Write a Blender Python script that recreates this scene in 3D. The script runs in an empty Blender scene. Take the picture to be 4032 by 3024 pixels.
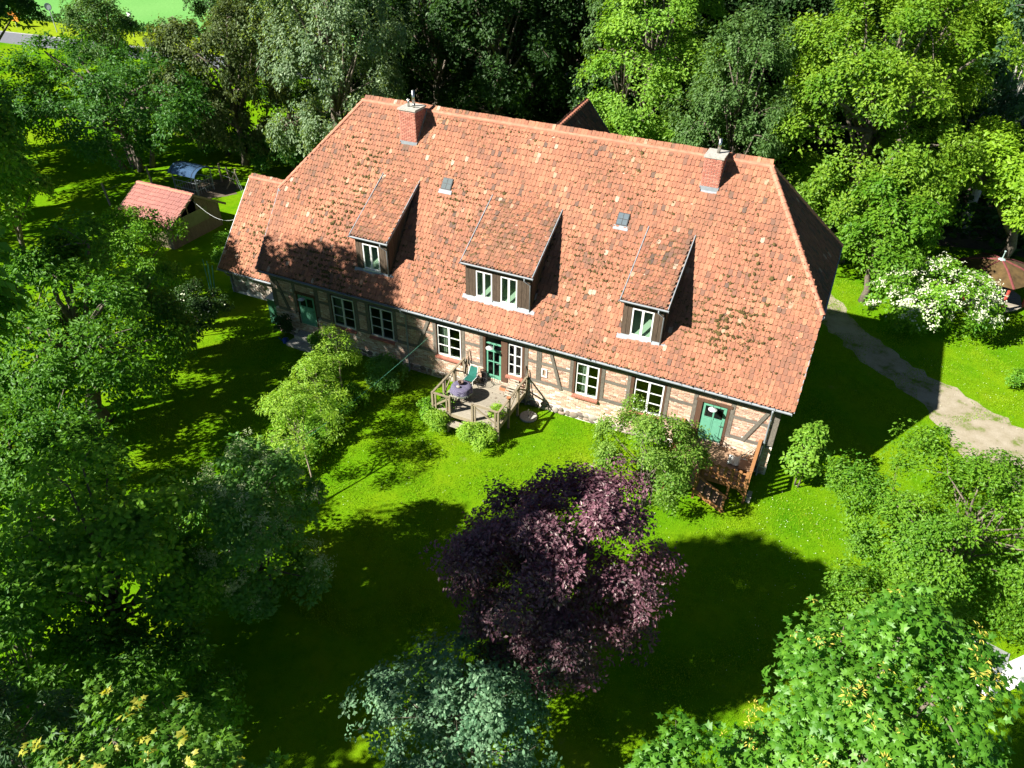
import bpy, bmesh, math, random
import numpy as np
from mathutils import Vector, Matrix

# ------------------------------------------------------------------ camera, world, sun, exposure
SC = bpy.context.scene
COL = SC.collection
CAM = np.array([19.89, -26.926, 22.781])
YAW, PITCH, ROLL = -0.431, 0.635, 0.017
_f = np.array([math.sin(YAW)*math.cos(PITCH), math.cos(YAW)*math.cos(PITCH), -math.sin(PITCH)])
_r = np.array([math.cos(YAW), -math.sin(YAW), 0.0]); _u = np.cross(_r, _f)
_r, _u = math.cos(ROLL)*_r+math.sin(ROLL)*_u, -math.sin(ROLL)*_r+math.cos(ROLL)*_u
cd = bpy.data.cameras.new('camera'); cam = bpy.data.objects.new('camera', cd); COL.objects.link(cam)
cd.sensor_width = 36.0; cd.lens = 26.22; cd.clip_start = 0.1; cd.clip_end = 4000
cam.matrix_world = Matrix(((_r[0], _u[0], -_f[0], CAM[0]), (_r[1], _u[1], -_f[1], CAM[1]), (_r[2], _u[2], -_f[2], CAM[2]), (0, 0, 0, 1)))
SC.camera = cam

SUN = Vector((-0.552, -0.557, 0.6205)).normalized()
world = bpy.data.worlds.new('World'); SC.world = world; world.use_nodes = True
nt = world.node_tree; nt.nodes.clear()
sky = nt.nodes.new('ShaderNodeTexSky'); sky.sky_type = 'NISHITA'; sky.sun_disc = False
sky.sun_elevation = math.asin(SUN.z); sky.sun_rotation = math.atan2(SUN.x, SUN.y)
sky.air_density = 0.35; sky.dust_density = 0.1; sky.ozone_density = 1.0
bg = nt.nodes.new('ShaderNodeBackground'); bg.inputs[1].default_value = 0.05
wo = nt.nodes.new('ShaderNodeOutputWorld')
nt.links.new(sky.outputs[0], bg.inputs[0]); nt.links.new(bg.outputs[0], wo.inputs[0])
sl = bpy.data.lights.new('sun', 'SUN'); sl.energy = 5.0; sl.angle = math.radians(0.53); sl.color = (1.0, 0.95, 0.87)
so = bpy.data.objects.new('sun', sl); COL.objects.link(so); so.rotation_euler = SUN.to_track_quat('Z', 'Y').to_euler()
so.location = (0, 0, 60)
SC.view_settings.view_transform = 'Standard'; SC.view_settings.look = 'None'
SC.view_settings.gamma = 1.0; SC.view_settings.exposure = 1.72
SC.view_settings.use_curve_mapping = False
SC.cycles.max_bounces = 6; SC.cycles.transparent_max_bounces = 8
SC.cycles.diffuse_bounces = 2

random.seed(4); RNG = np.random.default_rng(7)
R = math.radians

# ------------------------------------------------------------------ materials
def mat(name, build):
    m = bpy.data.materials.new(name); m.use_nodes = True
    t = m.node_tree; t.nodes.clear()
    out = t.nodes.new('ShaderNodeOutputMaterial')
    s = build(t)
    t.links.new(s, out.inputs['Surface'])
    return m
def N(t, typ, **kw):
    n = t.nodes.new(typ)
    for k, v in kw.items():
        if k.startswith('i_'):
            n.inputs[int(k[2:]) if k[2:].isdigit() else k[2:].replace('_', ' ')].default_value = v
        else: setattr(n, k, v)
    return n
def rgb(c): return (c[0], c[1], c[2], 1.0)
def ramp(t, fac, stops):
    n = N(t, 'ShaderNodeValToRGB'); e = n.color_ramp.elements
    while len(e) < len(stops): e.new(0.5)
    for i, (p, c) in enumerate(stops): e[i].position = p; e[i].color = rgb(c)
    t.links.new(fac, n.inputs[0]); return n.outputs[0]
def noise(t, scale, detail=4, rough=0.6, coord='Object', vec=None):
    n = N(t, 'ShaderNodeTexNoise'); n.inputs['Scale'].default_value = scale
    n.inputs['Detail'].default_value = detail; n.inputs['Roughness'].default_value = rough
    if vec is None: vec = N(t, 'ShaderNodeTexCoord').outputs[coord]
    t.links.new(vec, n.inputs['Vector']); return n.outputs['Fac']
def geo_pos(t): return N(t, 'ShaderNodeNewGeometry').outputs['Position']
def mixc(t, fac, a, b, mode='MIX'):
    n = N(t, 'ShaderNodeMix', data_type='RGBA', blend_type=mode)
    for k, v in ((0, fac), (6, a), (7, b)):
        if isinstance(v, (int, float)): n.inputs[k].default_value = v
        elif isinstance(v, tuple): n.inputs[k].default_value = rgb(v)
        else: t.links.new(v, n.inputs[k])
    return n.outputs[2]
def math_(t, op, a, b=0.0):
    n = N(t, 'ShaderNodeMath', operation=op)
    for k, v in ((0, a), (1, b)):
        if isinstance(v, (int, float)): n.inputs[k].default_value = v
        else: t.links.new(v, n.inputs[k])
    return n.outputs[0]
def attr(t, name='tint'): return N(t, 'ShaderNodeAttribute', attribute_name=name).outputs['Fac']
ALB = 0.76      # built surfaces sit a little below the photograph's look, the exposure brings them up
def prin(t, col, rough=0.8, spec=0.3, metal=0.0, bump=None, bstr=0.3, bdist=0.02):
    p = N(t, 'ShaderNodeBsdfPrincipled')
    if isinstance(col, tuple): col = tuple(c*ALB for c in col)
    elif ALB != 1.0: col = mixc(t, 1.0, col, (ALB, ALB, ALB), 'MULTIPLY')
    if isinstance(col, tuple): p.inputs['Base Color'].default_value = rgb(col)
    else: t.links.new(col, p.inputs['Base Color'])
    p.inputs['Roughness'].default_value = rough; p.inputs['Metallic'].default_value = metal
    p.inputs['Specular IOR Level'].default_value = spec
    if bump is not None:
        b = N(t, 'ShaderNodeBump'); b.inputs['Strength'].default_value = bstr; b.inputs['Distance'].default_value = bdist
        t.links.new(bump, b.inputs['Height']); t.links.new(b.outputs[0], p.inputs['Normal'])
    return p.outputs[0]

def m_simple(name, col, rough=0.7, metal=0.0, vary=0.25, scale=6, spec=0.3):
    def b(t):
        f = noise(t, scale, vec=geo_pos(t))
        lo = tuple(c*(1-vary) for c in col); hi = tuple(min(1, c*(1+vary)) for c in col)
        return prin(t, ramp(t, f, [(0.3, lo), (0.7, hi)]), rough, spec, metal)
    return mat(name, b)
def m_leaf(name, lo, hi, trans, tmix=0.35, gloss=0.06):
    def b(t):
        c = ramp(t, attr(t), [(0.0, lo), (1.0, hi)])
        d = N(t, 'ShaderNodeBsdfDiffuse'); t.links.new(c, d.inputs[0])
        tr = N(t, 'ShaderNodeBsdfTranslucent'); t.links.new(mixc(t, 1.0, c, trans, 'MULTIPLY'), tr.inputs[0])
        m1 = N(t, 'ShaderNodeMixShader'); m1.inputs[0].default_value = tmix
        t.links.new(d.outputs[0], m1.inputs[1]); t.links.new(tr.outputs[0], m1.inputs[2])
        g = N(t, 'ShaderNodeBsdfGlossy'); g.inputs[1].default_value = 0.5; g.inputs[0].default_value = (0.9, 1, 0.85, 1)
        m2 = N(t, 'ShaderNodeMixShader'); m2.inputs[0].default_value = gloss
        t.links.new(m1.outputs[0], m2.inputs[1]); t.links.new(g.outputs[0], m2.inputs[2])
        return m2.outputs[0]
    return mat(name, b)

def b_tile(dark, m0=0.44, m1=0.62):
    def b(t):
        a = attr(t)
        c = ramp(t, a, [(0.0, (0.085, 0.066, 0.056)), (0.14, (0.165, 0.095, 0.068)), (0.40, (0.285, 0.120, 0.072)), (0.72, (0.385, 0.160, 0.092)), (0.93, (0.45, 0.215, 0.12)), (1.0, (0.50, 0.34, 0.25))])
        pos = geo_pos(t)
        n1 = noise(t, 14, 5, 0.7, vec=pos)
        c = mixc(t, math_(t, 'MULTIPLY', math_(t, 'GREATER_THAN', n1, 0.60), 0.6), c, (0.15, 0.105, 0.07))
        mp = N(t, 'ShaderNodeMapping'); mp.inputs['Scale'].default_value = (1.0, .38, .38); t.links.new(pos, mp.inputs[0])
        n2 = noise(t, 0.75, 6, 0.7, vec=mp.outputs[0])
        w = N(t, 'ShaderNodeMapRange'); w.inputs[1].default_value = 0.50; w.inputs[2].default_value = 0.72
        t.links.new(n2, w.inputs[0])
        c = mixc(t, math_(t, 'MULTIPLY', w.outputs[0], 0.72), c, (0.165, 0.095, 0.065))
        n3 = noise(t, 42, 3, 0.6, vec=pos)
        big = N(t, 'ShaderNodeMapRange'); big.inputs[1].default_value = m0; big.inputs[2].default_value = m1; t.links.new(noise(t, 0.33, 5, 0.65, vec=pos), big.inputs[0])
        fine = N(t, 'ShaderNodeMapRange'); fine.inputs[1].default_value = 0.53; fine.inputs[2].default_value = 0.60; t.links.new(noise(t, 7.0, 5, 0.7, vec=pos), fine.inputs[0])
        c = mixc(t, math_(t, 'MULTIPLY', math_(t, 'MULTIPLY', big.outputs[0], fine.outputs[0]), 0.85), c, (0.105, 0.075, 0.028))
        c = mixc(t, math_(t, 'MULTIPLY', math_(t, 'GREATER_THAN', n3, 0.66), 0.5), c, (0.42, 0.37, 0.30))
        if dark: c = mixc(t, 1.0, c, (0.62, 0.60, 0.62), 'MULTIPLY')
        return prin(t, c, 0.85, 0.2, bump=n3, bstr=0.25, bdist=0.01)
    return b
M = {}
M['tile'] = mat('roof_tile_clay', b_tile(False))
M['tile_dark'] = mat('roof_tile_clay_dark', b_tile(True))  # same clay multiplied darker, for the back, hip and back wing slopes
M['tile_dormer'] = mat('roof_tile_clay_stained', b_tile(False, 0.26, 0.50))
M['ridge'] = m_simple('ridge_tile_clay', (0.50, 0.20, 0.125), 0.8, vary=0.22, scale=4)
M['pantile'] = mat('shed_tile', lambda t: prin(t, ramp(t, attr(t), [(0, (0.13, 0.12, 0.13)), (0.1, (0.26, 0.115, 0.10)), (0.6, (0.34, 0.14, 0.115)), (1, (0.40, 0.18, 0.14))]), 0.7, 0.25))
M['underlay'] = m_simple('roof_underlay', (0.12, 0.06, 0.04), 0.9)
M['moss'] = m_simple('moss', (0.085, 0.062, 0.018), 1.0, vary=0.5, scale=9)
def b_brick(t):
    c = ramp(t, attr(t), [(0, (0.25, 0.135, 0.095)), (0.25, (0.40, 0.225, 0.15)), (0.6, (0.54, 0.365, 0.255)), (0.85, (0.66, 0.53, 0.41)), (1, (0.72, 0.65, 0.55))])
    n = noise(t, 7, 5, 0.7, vec=geo_pos(t))
    w = N(t, 'ShaderNodeMapRange'); w.inputs[1].default_value = 0.5; w.inputs[2].default_value = 0.75
    t.links.new(n, w.inputs[0])
    c = mixc(t, math_(t, 'MULTIPLY', w.outputs[0], 0.45), c, (0.62, 0.52, 0.40))
    return prin(t, c, 0.9, 0.2, bump=noise(t, 60, 3, vec=geo_pos(t)), bstr=0.3, bdist=0.01)
M['brick'] = mat('old_brick', b_brick)
M['brick_red'] = mat('new_red_brick', lambda t: prin(t, ramp(t, attr(t), [(0, (0.40, 0.145, 0.10)), (1, (0.55, 0.23, 0.16))]), 0.85, 0.2))
M['mortar'] = m_simple('lime_mortar', (0.76, 0.70, 0.60), 0.95, vary=0.18, scale=5)
M['mortar_pale'] = m_simple('pale_mortar', (0.78, 0.66, 0.58), 0.95, vary=0.1)
def b_stone(t):
    c = ramp(t, attr(t), [(0, (0.20, 0.17, 0.15)), (0.3, (0.36, 0.30, 0.24)), (0.7, (0.46, 0.42, 0.36)), (1, (0.40, 0.24, 0.18))])
    n = noise(t, 12, 5, 0.7, vec=geo_pos(t))
    return prin(t, mixc(t, 0.5, c, ramp(t, n, [(0.3, (0.35, 0.3, 0.26)), (0.7, (0.75, 0.72, 0.66))]), 'MULTIPLY'), 0.9, 0.2, bump=n, bstr=0.4)
M['stone'] = mat('field_stone', b_stone)
def b_wood(col, vary, stretch=(1, 1, 1), sc=9):
    def b(t):
        mp = N(t, 'ShaderNodeMapping'); mp.inputs['Scale'].default_value = stretch
        t.links.new(geo_pos(t), mp.inputs[0])
        n = noise(t, sc, 6, 0.7, vec=mp.outputs[0])
        lo = tuple(c*(1-vary) for c in col); hi = tuple(min(1, c*(1+vary)) for c in col)
        a = N(t, 'ShaderNodeObjectInfo').outputs['Random']
        c = ramp(t, n, [(0.28, lo), (0.5, col), (0.72, hi)])
        c = mixc(t, 0.55, c, ramp(t, a, [(0, (0.62, 0.62, 0.62)), (1, (1, 1, 1))]), 'MULTIPLY')
        return prin(t, c, 0.85, 0.2, bump=n, bstr=0.3, bdist=0.01)
    return b
M['timber'] = mat('weathered_timber', b_wood((0.165, 0.148, 0.12), 0.5, (3, 3, 1)))
M['timber_h'] = mat('weathered_timber_rail', b_wood((0.18, 0.162, 0.135), 0.5, (0.6, 3, 5)))
M['timber_brown'] = mat('brown_board', b_wood((0.12, 0.065, 0.04), 0.4, (4, 4, 0.6)))
M['clad'] = mat('dormer_cladding', b_wood((0.10, 0.072, 0.05), 0.6, (5, 5, 0.5)))
M['deckwood'] = mat('silvered_deck', b_wood((0.36, 0.32, 0.25), 0.35, (0.8, 8, 1)))
M['railwood'] = mat('rail_wood', b_wood((0.29, 0.24, 0.16), 0.35, (3, 3, 2)))
M['porchwood'] = mat('orange_stained_wood', b_wood((0.40, 0.19, 0.075), 0.3, (3, 3, 1)))
M['porchfloor'] = mat('pale_porch_boards', b_wood((0.46, 0.30, 0.19), 0.25, (1, 6, 1)))
M['oldboard'] = mat('old_shed_board', b_wood((0.17, 0.14, 0.085), 0.4, (4, 4, 0.5)))
M['post'] = mat('fence_post_wood', b_wood((0.30, 0.25, 0.18), 0.4, (3, 3, 1)))
M['white'] = m_simple('white_paint', (0.80, 0.80, 0.77), 0.45, vary=0.05)
M['greywhite'] = m_simple('grey_paint', (0.60, 0.63, 0.60), 0.5, vary=0.06)
M['green'] = m_simple('green_door_paint', (0.13, 0.36, 0.24), 0.4, vary=0.08)
M['zinc'] = m_simple('zinc', (0.25, 0.28, 0.30), 0.6, metal=0.0, vary=0.12)
M['steel'] = m_simple('steel', (0.62, 0.60, 0.56), 0.25, metal=0.95, vary=0.1)
M['concrete'] = m_simple('concrete', (0.40, 0.385, 0.34), 0.9, vary=0.25, scale=12)
M['black'] = m_simple('dark_iron', (0.03, 0.03, 0.032), 0.6)
M['room'] = m_simple('room_plaster', (0.40, 0.42, 0.36), 0.9, vary=0.05)
M['roomgreen'] = m_simple('attic_plaster', (0.62, 0.74, 0.60), 0.9, vary=0.04)
M['curtain'] = m_simple('curtain_cloth', (0.5, 0.55, 0.45), 0.9, vary=0.15)
def b_glass(t):
    g = N(t, 'ShaderNodeBsdfGlossy'); g.inputs[1].default_value = 0.02
    tr = N(t, 'ShaderNodeBsdfTransparent'); tr.inputs[0].default_value = (0.72, 0.78, 0.74, 1)
    fr = N(t, 'ShaderNodeFresnel'); fr.inputs[0].default_value = 1.6
    m = N(t, 'ShaderNodeMixShader'); t.links.new(math_(t, 'MULTIPLY', fr.outputs[0], math_(t, 'SUBTRACT', 1.0, N(t, 'ShaderNodeNewGeometry').outputs['Backfacing'])), m.inputs[0])
    t.links.new(tr.outputs[0], m.inputs[1]); t.links.new(g.outputs[0], m.inputs[2]); return m.outputs[0]
M['glass'] = mat('window_glass', b_glass)
M['soil'] = m_simple('soil', (0.13, 0.10, 0.07), 1.0, vary=0.3, scale=3)
M['bark'] = m_simple('bark', (0.15, 0.125, 0.095), 0.95, vary=0.4, scale=8)
M['birchbark'] = m_simple('birch_bark', (0.50, 0.47, 0.42), 0.9, vary=0.35, scale=5)
ALB = 1.0
def b_ground(t):
    pos = geo_pos(t)
    n1 = noise(t, 0.22, 6, 0.65, vec=pos); n2 = noise(t, 2.2, 6, 0.75, vec=pos); n3 = noise(t, 26, 4, 0.7, vec=pos)
    c = ramp(t, n1, [(0.28, (0.062, 0.205, 0.004)), (0.46, (0.12, 0.26, 0.005)), (0.60, (0.165, 0.28, 0.006)), (0.74, (0.22, 0.30, 0.015))])
    c = mixc(t, 0.8, c, ramp(t, n2, [(0.30, (0.55, 0.66, 0.5)), (0.52, (0.95, 0.95, 0.9)), (0.70, (1, 1, 1))]), 'MULTIPLY')
    c = mixc(t, 0.8, c, ramp(t, n3, [(0.30, (0.50, 0.58, 0.45)), (0.68, (1, 1, 1))]), 'MULTIPLY')
    w = N(t, 'ShaderNodeMapRange'); w.inputs[1].default_value = 0.64; w.inputs[2].default_value = 0.75
    t.links.new(noise(t, 0.75, 6, 0.7, vec=pos), w.inputs[0])
    c = mixc(t, math_(t, 'MULTIPLY', w.outputs[0], 0.6), c, (0.21, 0.20, 0.075))
    w2 = N(t, 'ShaderNodeMapRange'); w2.inputs[1].default_value = 0.70; w2.inputs[2].default_value = 0.74
    t.links.new(noise(t, 1.6, 4, 0.6, vec=pos), w2.inputs[0])
    c = mixc(t, math_(t, 'MULTIPLY', w2.outputs[0], 0.7), c, (0.12, 0.085, 0.06))
    return prin(t, c, 1.0, 0.0, bump=n3, bstr=0.8, bdist=0.05)
M['ground'] = mat('lawn_ground', b_ground)
def b_field(t):
    pos = geo_pos(t); n1 = noise(t, 0.05, 4, 0.6, vec=pos); n2 = noise(t, 2.5, 4, 0.7, vec=pos)
    c = ramp(t, n1, [(0.3, (0.10, 0.27, 0.065)), (0.7, (0.135, 0.31, 0.085))])
    c = mixc(t, 0.6, c, ramp(t, n2, [(0.3, (0.7, 0.72, 0.7)), (0.7, (1, 1, 1))]), 'MULTIPLY')
    return prin(t, c, 1.0, 0.0, bump=n2, bstr=0.6, bdist=0.1)
M['field'] = mat('grain_field', b_field)
M['tramline'] = m_simple('tramline', (0.055, 0.15, 0.035), 1.0, vary=0.3, scale=1)
M['verge'] = m_simple('verge_grass', (0.17, 0.24, 0.010), 1.0, vary=0.25, scale=2, spec=0.0)
ALB = 0.76
M['asphalt'] = m_simple('asphalt', (0.16, 0.17, 0.19), 0.9, vary=0.12, scale=3)
M['roadpaint'] = m_simple('road_paint', (0.6, 0.6, 0.55), 0.8)
ALB = 1.0
def b_path(t):
    pos = geo_pos(t); n1 = noise(t, 0.8, 5, 0.65, vec=pos); n2 = noise(t, 20, 4, 0.7, vec=pos)
    c = ramp(t, n1, [(0.36, (0.115, 0.16, 0.03)), (0.46, (0.27, 0.235, 0.165)), (0.7, (0.36, 0.32, 0.25))])
    c = mixc(t, 0.6, c, ramp(t, n2, [(0.3, (0.6, 0.6, 0.6)), (0.7, (1, 1, 1))]), 'MULTIPLY')
    return prin(t, c, 1.0, 0.0, bump=n2, bstr=0.6, bdist=0.03)
M['path'] = mat('sand_path', b_path)
M['grass'] = m_leaf('grass_blades', (0.080, 0.23, 0.004), (0.25, 0.38, 0.012), (1.3, 1.25, 0.5), 0.4, 0.01)
ALB = 0.76
# ------------------------------------------------------------------ mesh helpers
LOC = {}
def origin_of(o):
    return LOC.get(o.name, Vector((0, 0, 0))) if o else Vector((0, 0, 0))
def tag(o, label=None, cat=None, group=None, kind=None):
    if label: o['label'] = label
    if cat: o['category'] = cat
    if group: o['group'] = group
    if kind: o['kind'] = kind
    return o
def thing(name, label, cat, loc, group=None):
    o = bpy.data.objects.new(name, None); COL.objects.link(o); o.location = loc; o.empty_display_size = 0.3
    LOC[o.name] = Vector(loc); return tag(o, label, cat, group)
def link(name, me, parent=None, loc=None):
    o = bpy.data.objects.new(name, me); COL.objects.link(o)
    if parent: o.parent = parent; LOC[o.name] = origin_of(parent)
    if loc is not None: o.location = loc
    return o
class MB:
    def __init__(s): s.v = []; s.f = []; s.t = []
    def add(s, vs, fs, tint=None):
        b = len(s.v); s.v += [tuple(v) for v in vs]; s.f += [tuple(i+b for i in f) for f in fs]
        s.t += [random.random() if tint is None else tint]*len(vs); return s
    def box(s, a, b, tint=None):
        x0, y0, z0 = a; x1, y1, z1 = b
        return s.add([(x0,y0,z0),(x1,y0,z0),(x1,y1,z0),(x0,y1,z0),(x0,y0,z1),(x1,y0,z1),(x1,y1,z1),(x0,y1,z1)],
            [(0,3,2,1),(4,5,6,7),(0,1,5,4),(1,2,6,5),(2,3,7,6),(3,0,4,7)], tint)
    def beam(s, p, q, w, h, up=(0, 0, 1), tint=None):
        p = Vector(p); q = Vector(q); d = (q-p).normalized(); up = Vector(up)
        sd = d.cross(up)
        if sd.length < 1e-4: sd = d.cross(Vector((0, 1, 0)))
        sd.normalize(); n = sd.cross(d)
        vs = [e+sd*(a*w/2)+n*(b*h/2) for e in (p, q) for a, b in ((-1,-1),(1,-1),(1,1),(-1,1))]
        return s.add(vs, [(0,1,2,3),(7,6,5,4),(0,4,5,1),(1,5,6,2),(2,6,7,3),(3,7,4,0)], tint)
    def tube(s, pts, rad, n=8, tint=None, cap=True):
        pts = [Vector(p) for p in pts]; rad = rad if isinstance(rad, (list, tuple)) else [rad]*len(pts)
        vs = []; x = None
        for i, p in enumerate(pts):
            d = (pts[min(i+1, len(pts)-1)]-pts[max(i-1, 0)]).normalized()
            if x is None: x = d.orthogonal().normalized()
            x = (x-d*x.dot(d)).normalized(); y = d.cross(x)
            vs += [p+(x*math.cos(a)+y*math.sin(a))*rad[i] for a in (2*math.pi*k/n for k in range(n))]
        fs = [(i*n+k, i*n+(k+1) % n, (i+1)*n+(k+1) % n, (i+1)*n+k) for i in range(len(pts)-1) for k in range(n)]
        if cap: fs += [tuple(range(n-1, -1, -1)), tuple((len(pts)-1)*n+k for k in range(n))]
        return s.add(vs, fs, tint)
    def prism(s, poly, axis_vec, tint=None):
        a = Vector(axis_vec); n = len(poly); vs = [Vector(p) for p in poly]+[Vector(p)+a for p in poly]
        return s.add(vs, [tuple(range(n-1, -1, -1)), tuple(range(n, 2*n))]+[(i, (i+1) % n, n+(i+1) % n, n+i) for i in range(n)], tint)
    def blob(s, c, r, sub=1, tint=None, jit=0.15):
        bm = bmesh.new(); bmesh.ops.create_icosphere(bm, subdivisions=sub, radius=1.0)
        vs = [(c[0]+v.co.x*r[0]*(1+random.uniform(-jit, jit)), c[1]+v.co.y*r[1]*(1+random.uniform(-jit, jit)), c[2]+v.co.z*r[2]*(1+random.uniform(-jit, jit))) for v in bm.verts]
        fs = [tuple(v.index for v in f.verts) for f in bm.faces]; bm.free(); return s.add(vs, fs, tint)
    def lathe(s, c, prof, n=20, tint=None):
        vs = [(c[0]+r*math.cos(2*math.pi*k/n), c[1]+r*math.sin(2*math.pi*k/n), c[2]+z) for r, z in prof for k in range(n)]
        fs = [(i*n+k, i*n+(k+1) % n, (i+1)*n+(k+1) % n, (i+1)*n+k) for i in range(len(prof)-1) for k in range(n)]
        return s.add(vs, fs, tint)
    def mesh(s, name, m, off=(0, 0, 0), smooth=False):
        v = np.array(s.v, dtype=np.float32)-np.array(off, dtype=np.float32)
        me = bpy.data.meshes.new(name); me.from_pydata(v.tolist(), [], s.f); me.materials.append(m)
        a = me.attributes.new('tint', 'FLOAT', 'POINT'); a.data.foreach_set('value', np.array(s.t, dtype=np.float32))
        bm = bmesh.new(); bm.from_mesh(me); bmesh.ops.recalc_face_normals(bm, faces=bm.faces)
        for f in bm.faces: f.smooth = smooth
        bm.to_mesh(me); bm.free(); return me
    def build(s, name, m, parent=None, smooth=False, kind=None, label=None):
        o = link(name, s.mesh(name, m, origin_of(parent), smooth), parent)
        if kind: o['kind'] = kind
        if label: o['label'] = label
        return o
def boxo(name, a, b, m, parent=None): return MB().box(a, b).build(name, m, parent)
def beamo(name, p, q, w, h, m, parent=None, up=(0, 0, 1)): return MB().beam(p, q, w, h, up).build(name, m, parent)

def scatter_mesh(name, tv, tf, Rm, pos, tint, m, parent=None, kind=None, smooth=False):
    """N copies of template (tv,tf) with 3x3 matrices Rm (N,3,3) and positions, as one mesh"""
    n = len(pos); tv = np.asarray(tv, float); k = len(tv)
    off = np.array(origin_of(parent))
    V = (np.einsum('nij,kj->nki', Rm, tv)+(pos-off)[:, None, :]).reshape(-1, 3)
    lens = np.array([len(f) for f in tf]); idx = np.concatenate([np.array(f) for f in tf])
    L = (idx[None, :]+(np.arange(n)*k)[:, None]).ravel()
    tot = np.tile(lens, n); start = np.concatenate(([0], np.cumsum(tot)[:-1]))
    me = bpy.data.meshes.new(name)
    me.vertices.add(len(V)); me.vertices.foreach_set('co', V.astype(np.float32).ravel())
    me.loops.add(len(L)); me.loops.foreach_set('vertex_index', L.astype(np.int32))
    me.polygons.add(len(tot)); me.polygons.foreach_set('loop_start', start.astype(np.int32))
    me.update(calc_edges=True); me.validate()
    me.polygons.foreach_set('use_smooth', np.full(len(tot), bool(smooth)))
    a = me.attributes.new('tint', 'FLOAT', 'POINT'); a.data.foreach_set('value', np.repeat(np.asarray(tint, np.float32), k))
    me.materials.append(m); o = link(name, me, parent)
    if kind: o['kind'] = kind
    return o
def norm(a): return a/np.maximum(np.linalg.norm(a, axis=-1, keepdims=True), 1e-9)
def dist_cam(p): return np.linalg.norm(np.asarray(p)-CAM, axis=-1)

# ------------------------------------------------------------------ the setting: ground, field, road, path
def sheet(name, pts, z, m):
    o = MB().add([(x, y, z) for x, y in pts], [tuple(range(len(pts)))]).build(name, m); o['kind'] = 'structure'; return o
sheet('ground', [(-2500, -1500), (2500, -1500), (2500, 3500), (-2500, 3500)], 0, M['ground'])
sk = 0.094
def strip(name, y0, y1, z, m, x0=-700, x1=500):
    return sheet(name, [(x0, y0+sk*(x0+80)), (x1, y0+sk*(x1+80)), (x1, y1+sk*(x1+80)), (x0, y1+sk*(x0+80))], z, m)
strip('road', 40.0, 45.3, 0.004, M['asphalt'], -700, -32)
sheet('forest_floor', [(-32, 30), (-26, 25), (-8, 24), (14, 26), (30, 30), (70, 26), (90, 120), (-32, 120)], 0.018, M['soil'])
strip('road_marking', 44.95, 45.12, 0.008, M['roadpaint'], -700, -32)
strip('verge', 45.3, 52.6, 0.004, M['verge'], -700, -32)
strip('field', 52.6, 1500, 0.004, M['field'], -2300, 900)
for y0 in (76.5, 79.3):
    strip('field_track', y0, y0+0.55, 0.010, M['tramline'], -260, 120)
pc = [(19.5, 19.5, .9), (21.6, 14.9, 1.0), (24.3, 11.9, 1.1), (27.2, 9.6, 1.35), (29.8, 6.6, 2.4), (33.5, 3.2, 3.4), (40, -3, 3)]
L_, R_ = [], []
for i in range(len(pc)-1):
    for t in np.linspace(0, 1, 8, endpoint=False):
        a, b = np.array(pc[i]), np.array(pc[i+1]); c = a+(b-a)*t; d = (b-a)[:2]; d = d/np.linalg.norm(d); nn = np.array([-d[1], d[0]])
        w = c[2]
        L_.append(tuple(c[:2]+nn*(w+random.uniform(-.25, .25)))); R_.append(tuple(c[:2]-nn*(w+random.uniform(-.25, .25))))
pm = MB(); n_ = len(L_)
pm.add([(x, y, 0.004) for x, y in L_]+[(x, y, 0.004) for x, y in R_], [(i, n_+i, n_+i+1, i+1) for i in range(n_-1)])
tag(pm.build('path', M['path']), kind='structure')

# ------------------------------------------------------------------ farmhouse
xL, xR, ey, ez, ry, rz = -7.373, 20.366, -0.45, 3.944, 5.749, 11.572
hzL, hzR, rxL, rxR = 7.437, 7.162, -3.803, 16.761
K = (rz-ez)/(ry-ey); SL = math.hypot(1, K)          # slope length per y
def sy(z): return ey+(z-ez)/K
H = thing('farmhouse', 'long half-timbered brick farmhouse with a mossy red half-hipped tiled roof', 'house', (6, 5.7, 0))
roof = None
# walls behind: back wall, gables, ceiling and rooms
W = MB()
W.box((-7.0, 11.2, 0), (19.9, 11.5, 3.6)); W.box((-6.98, 0.25, 0), (-6.7, 11.2, 3.6))
W.build('back_wall', M['mortar'], H)
# right gable wall: base wall, upper boarded gable
G = MB().box((19.66, 0.2, 0.0), (19.9, 11.2, 3.7)); G.prism([(19.7, 0.1, 3.7), (19.7, 11.4, 3.7), (19.7, 9.1, 7.0), (19.7, 2.3, 7.0)], (0.2, 0, 0)); G.build('gable_wall', M['mortar'], H)
GL = MB().prism([(-7.0, 0.1, 3.6), (-7.0, 11.4, 3.6), (-7.0, 9.0, 7.2), (-7.0, 2.4, 7.2)], (0.2, 0, 0)); GL.build('gable_wall', M['mortar'], H)
Rm_ = MB().box((-6.7, 3.2, 0.5), (19.6, 3.3, 3.5)).box((-6.7, 0.25, 0.7), (19.6, 3.2, 0.78)).box((-6.7, .25, 3.42), (19.6, 3.2, 3.5))
for x in (-3.6, 1.5, 5.4, 9.6, 12.7, 16): Rm_.box((x, .25, .78), (x+.12, 3.2, 3.42))
Rm_.build('room', M['room'], H)

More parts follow.
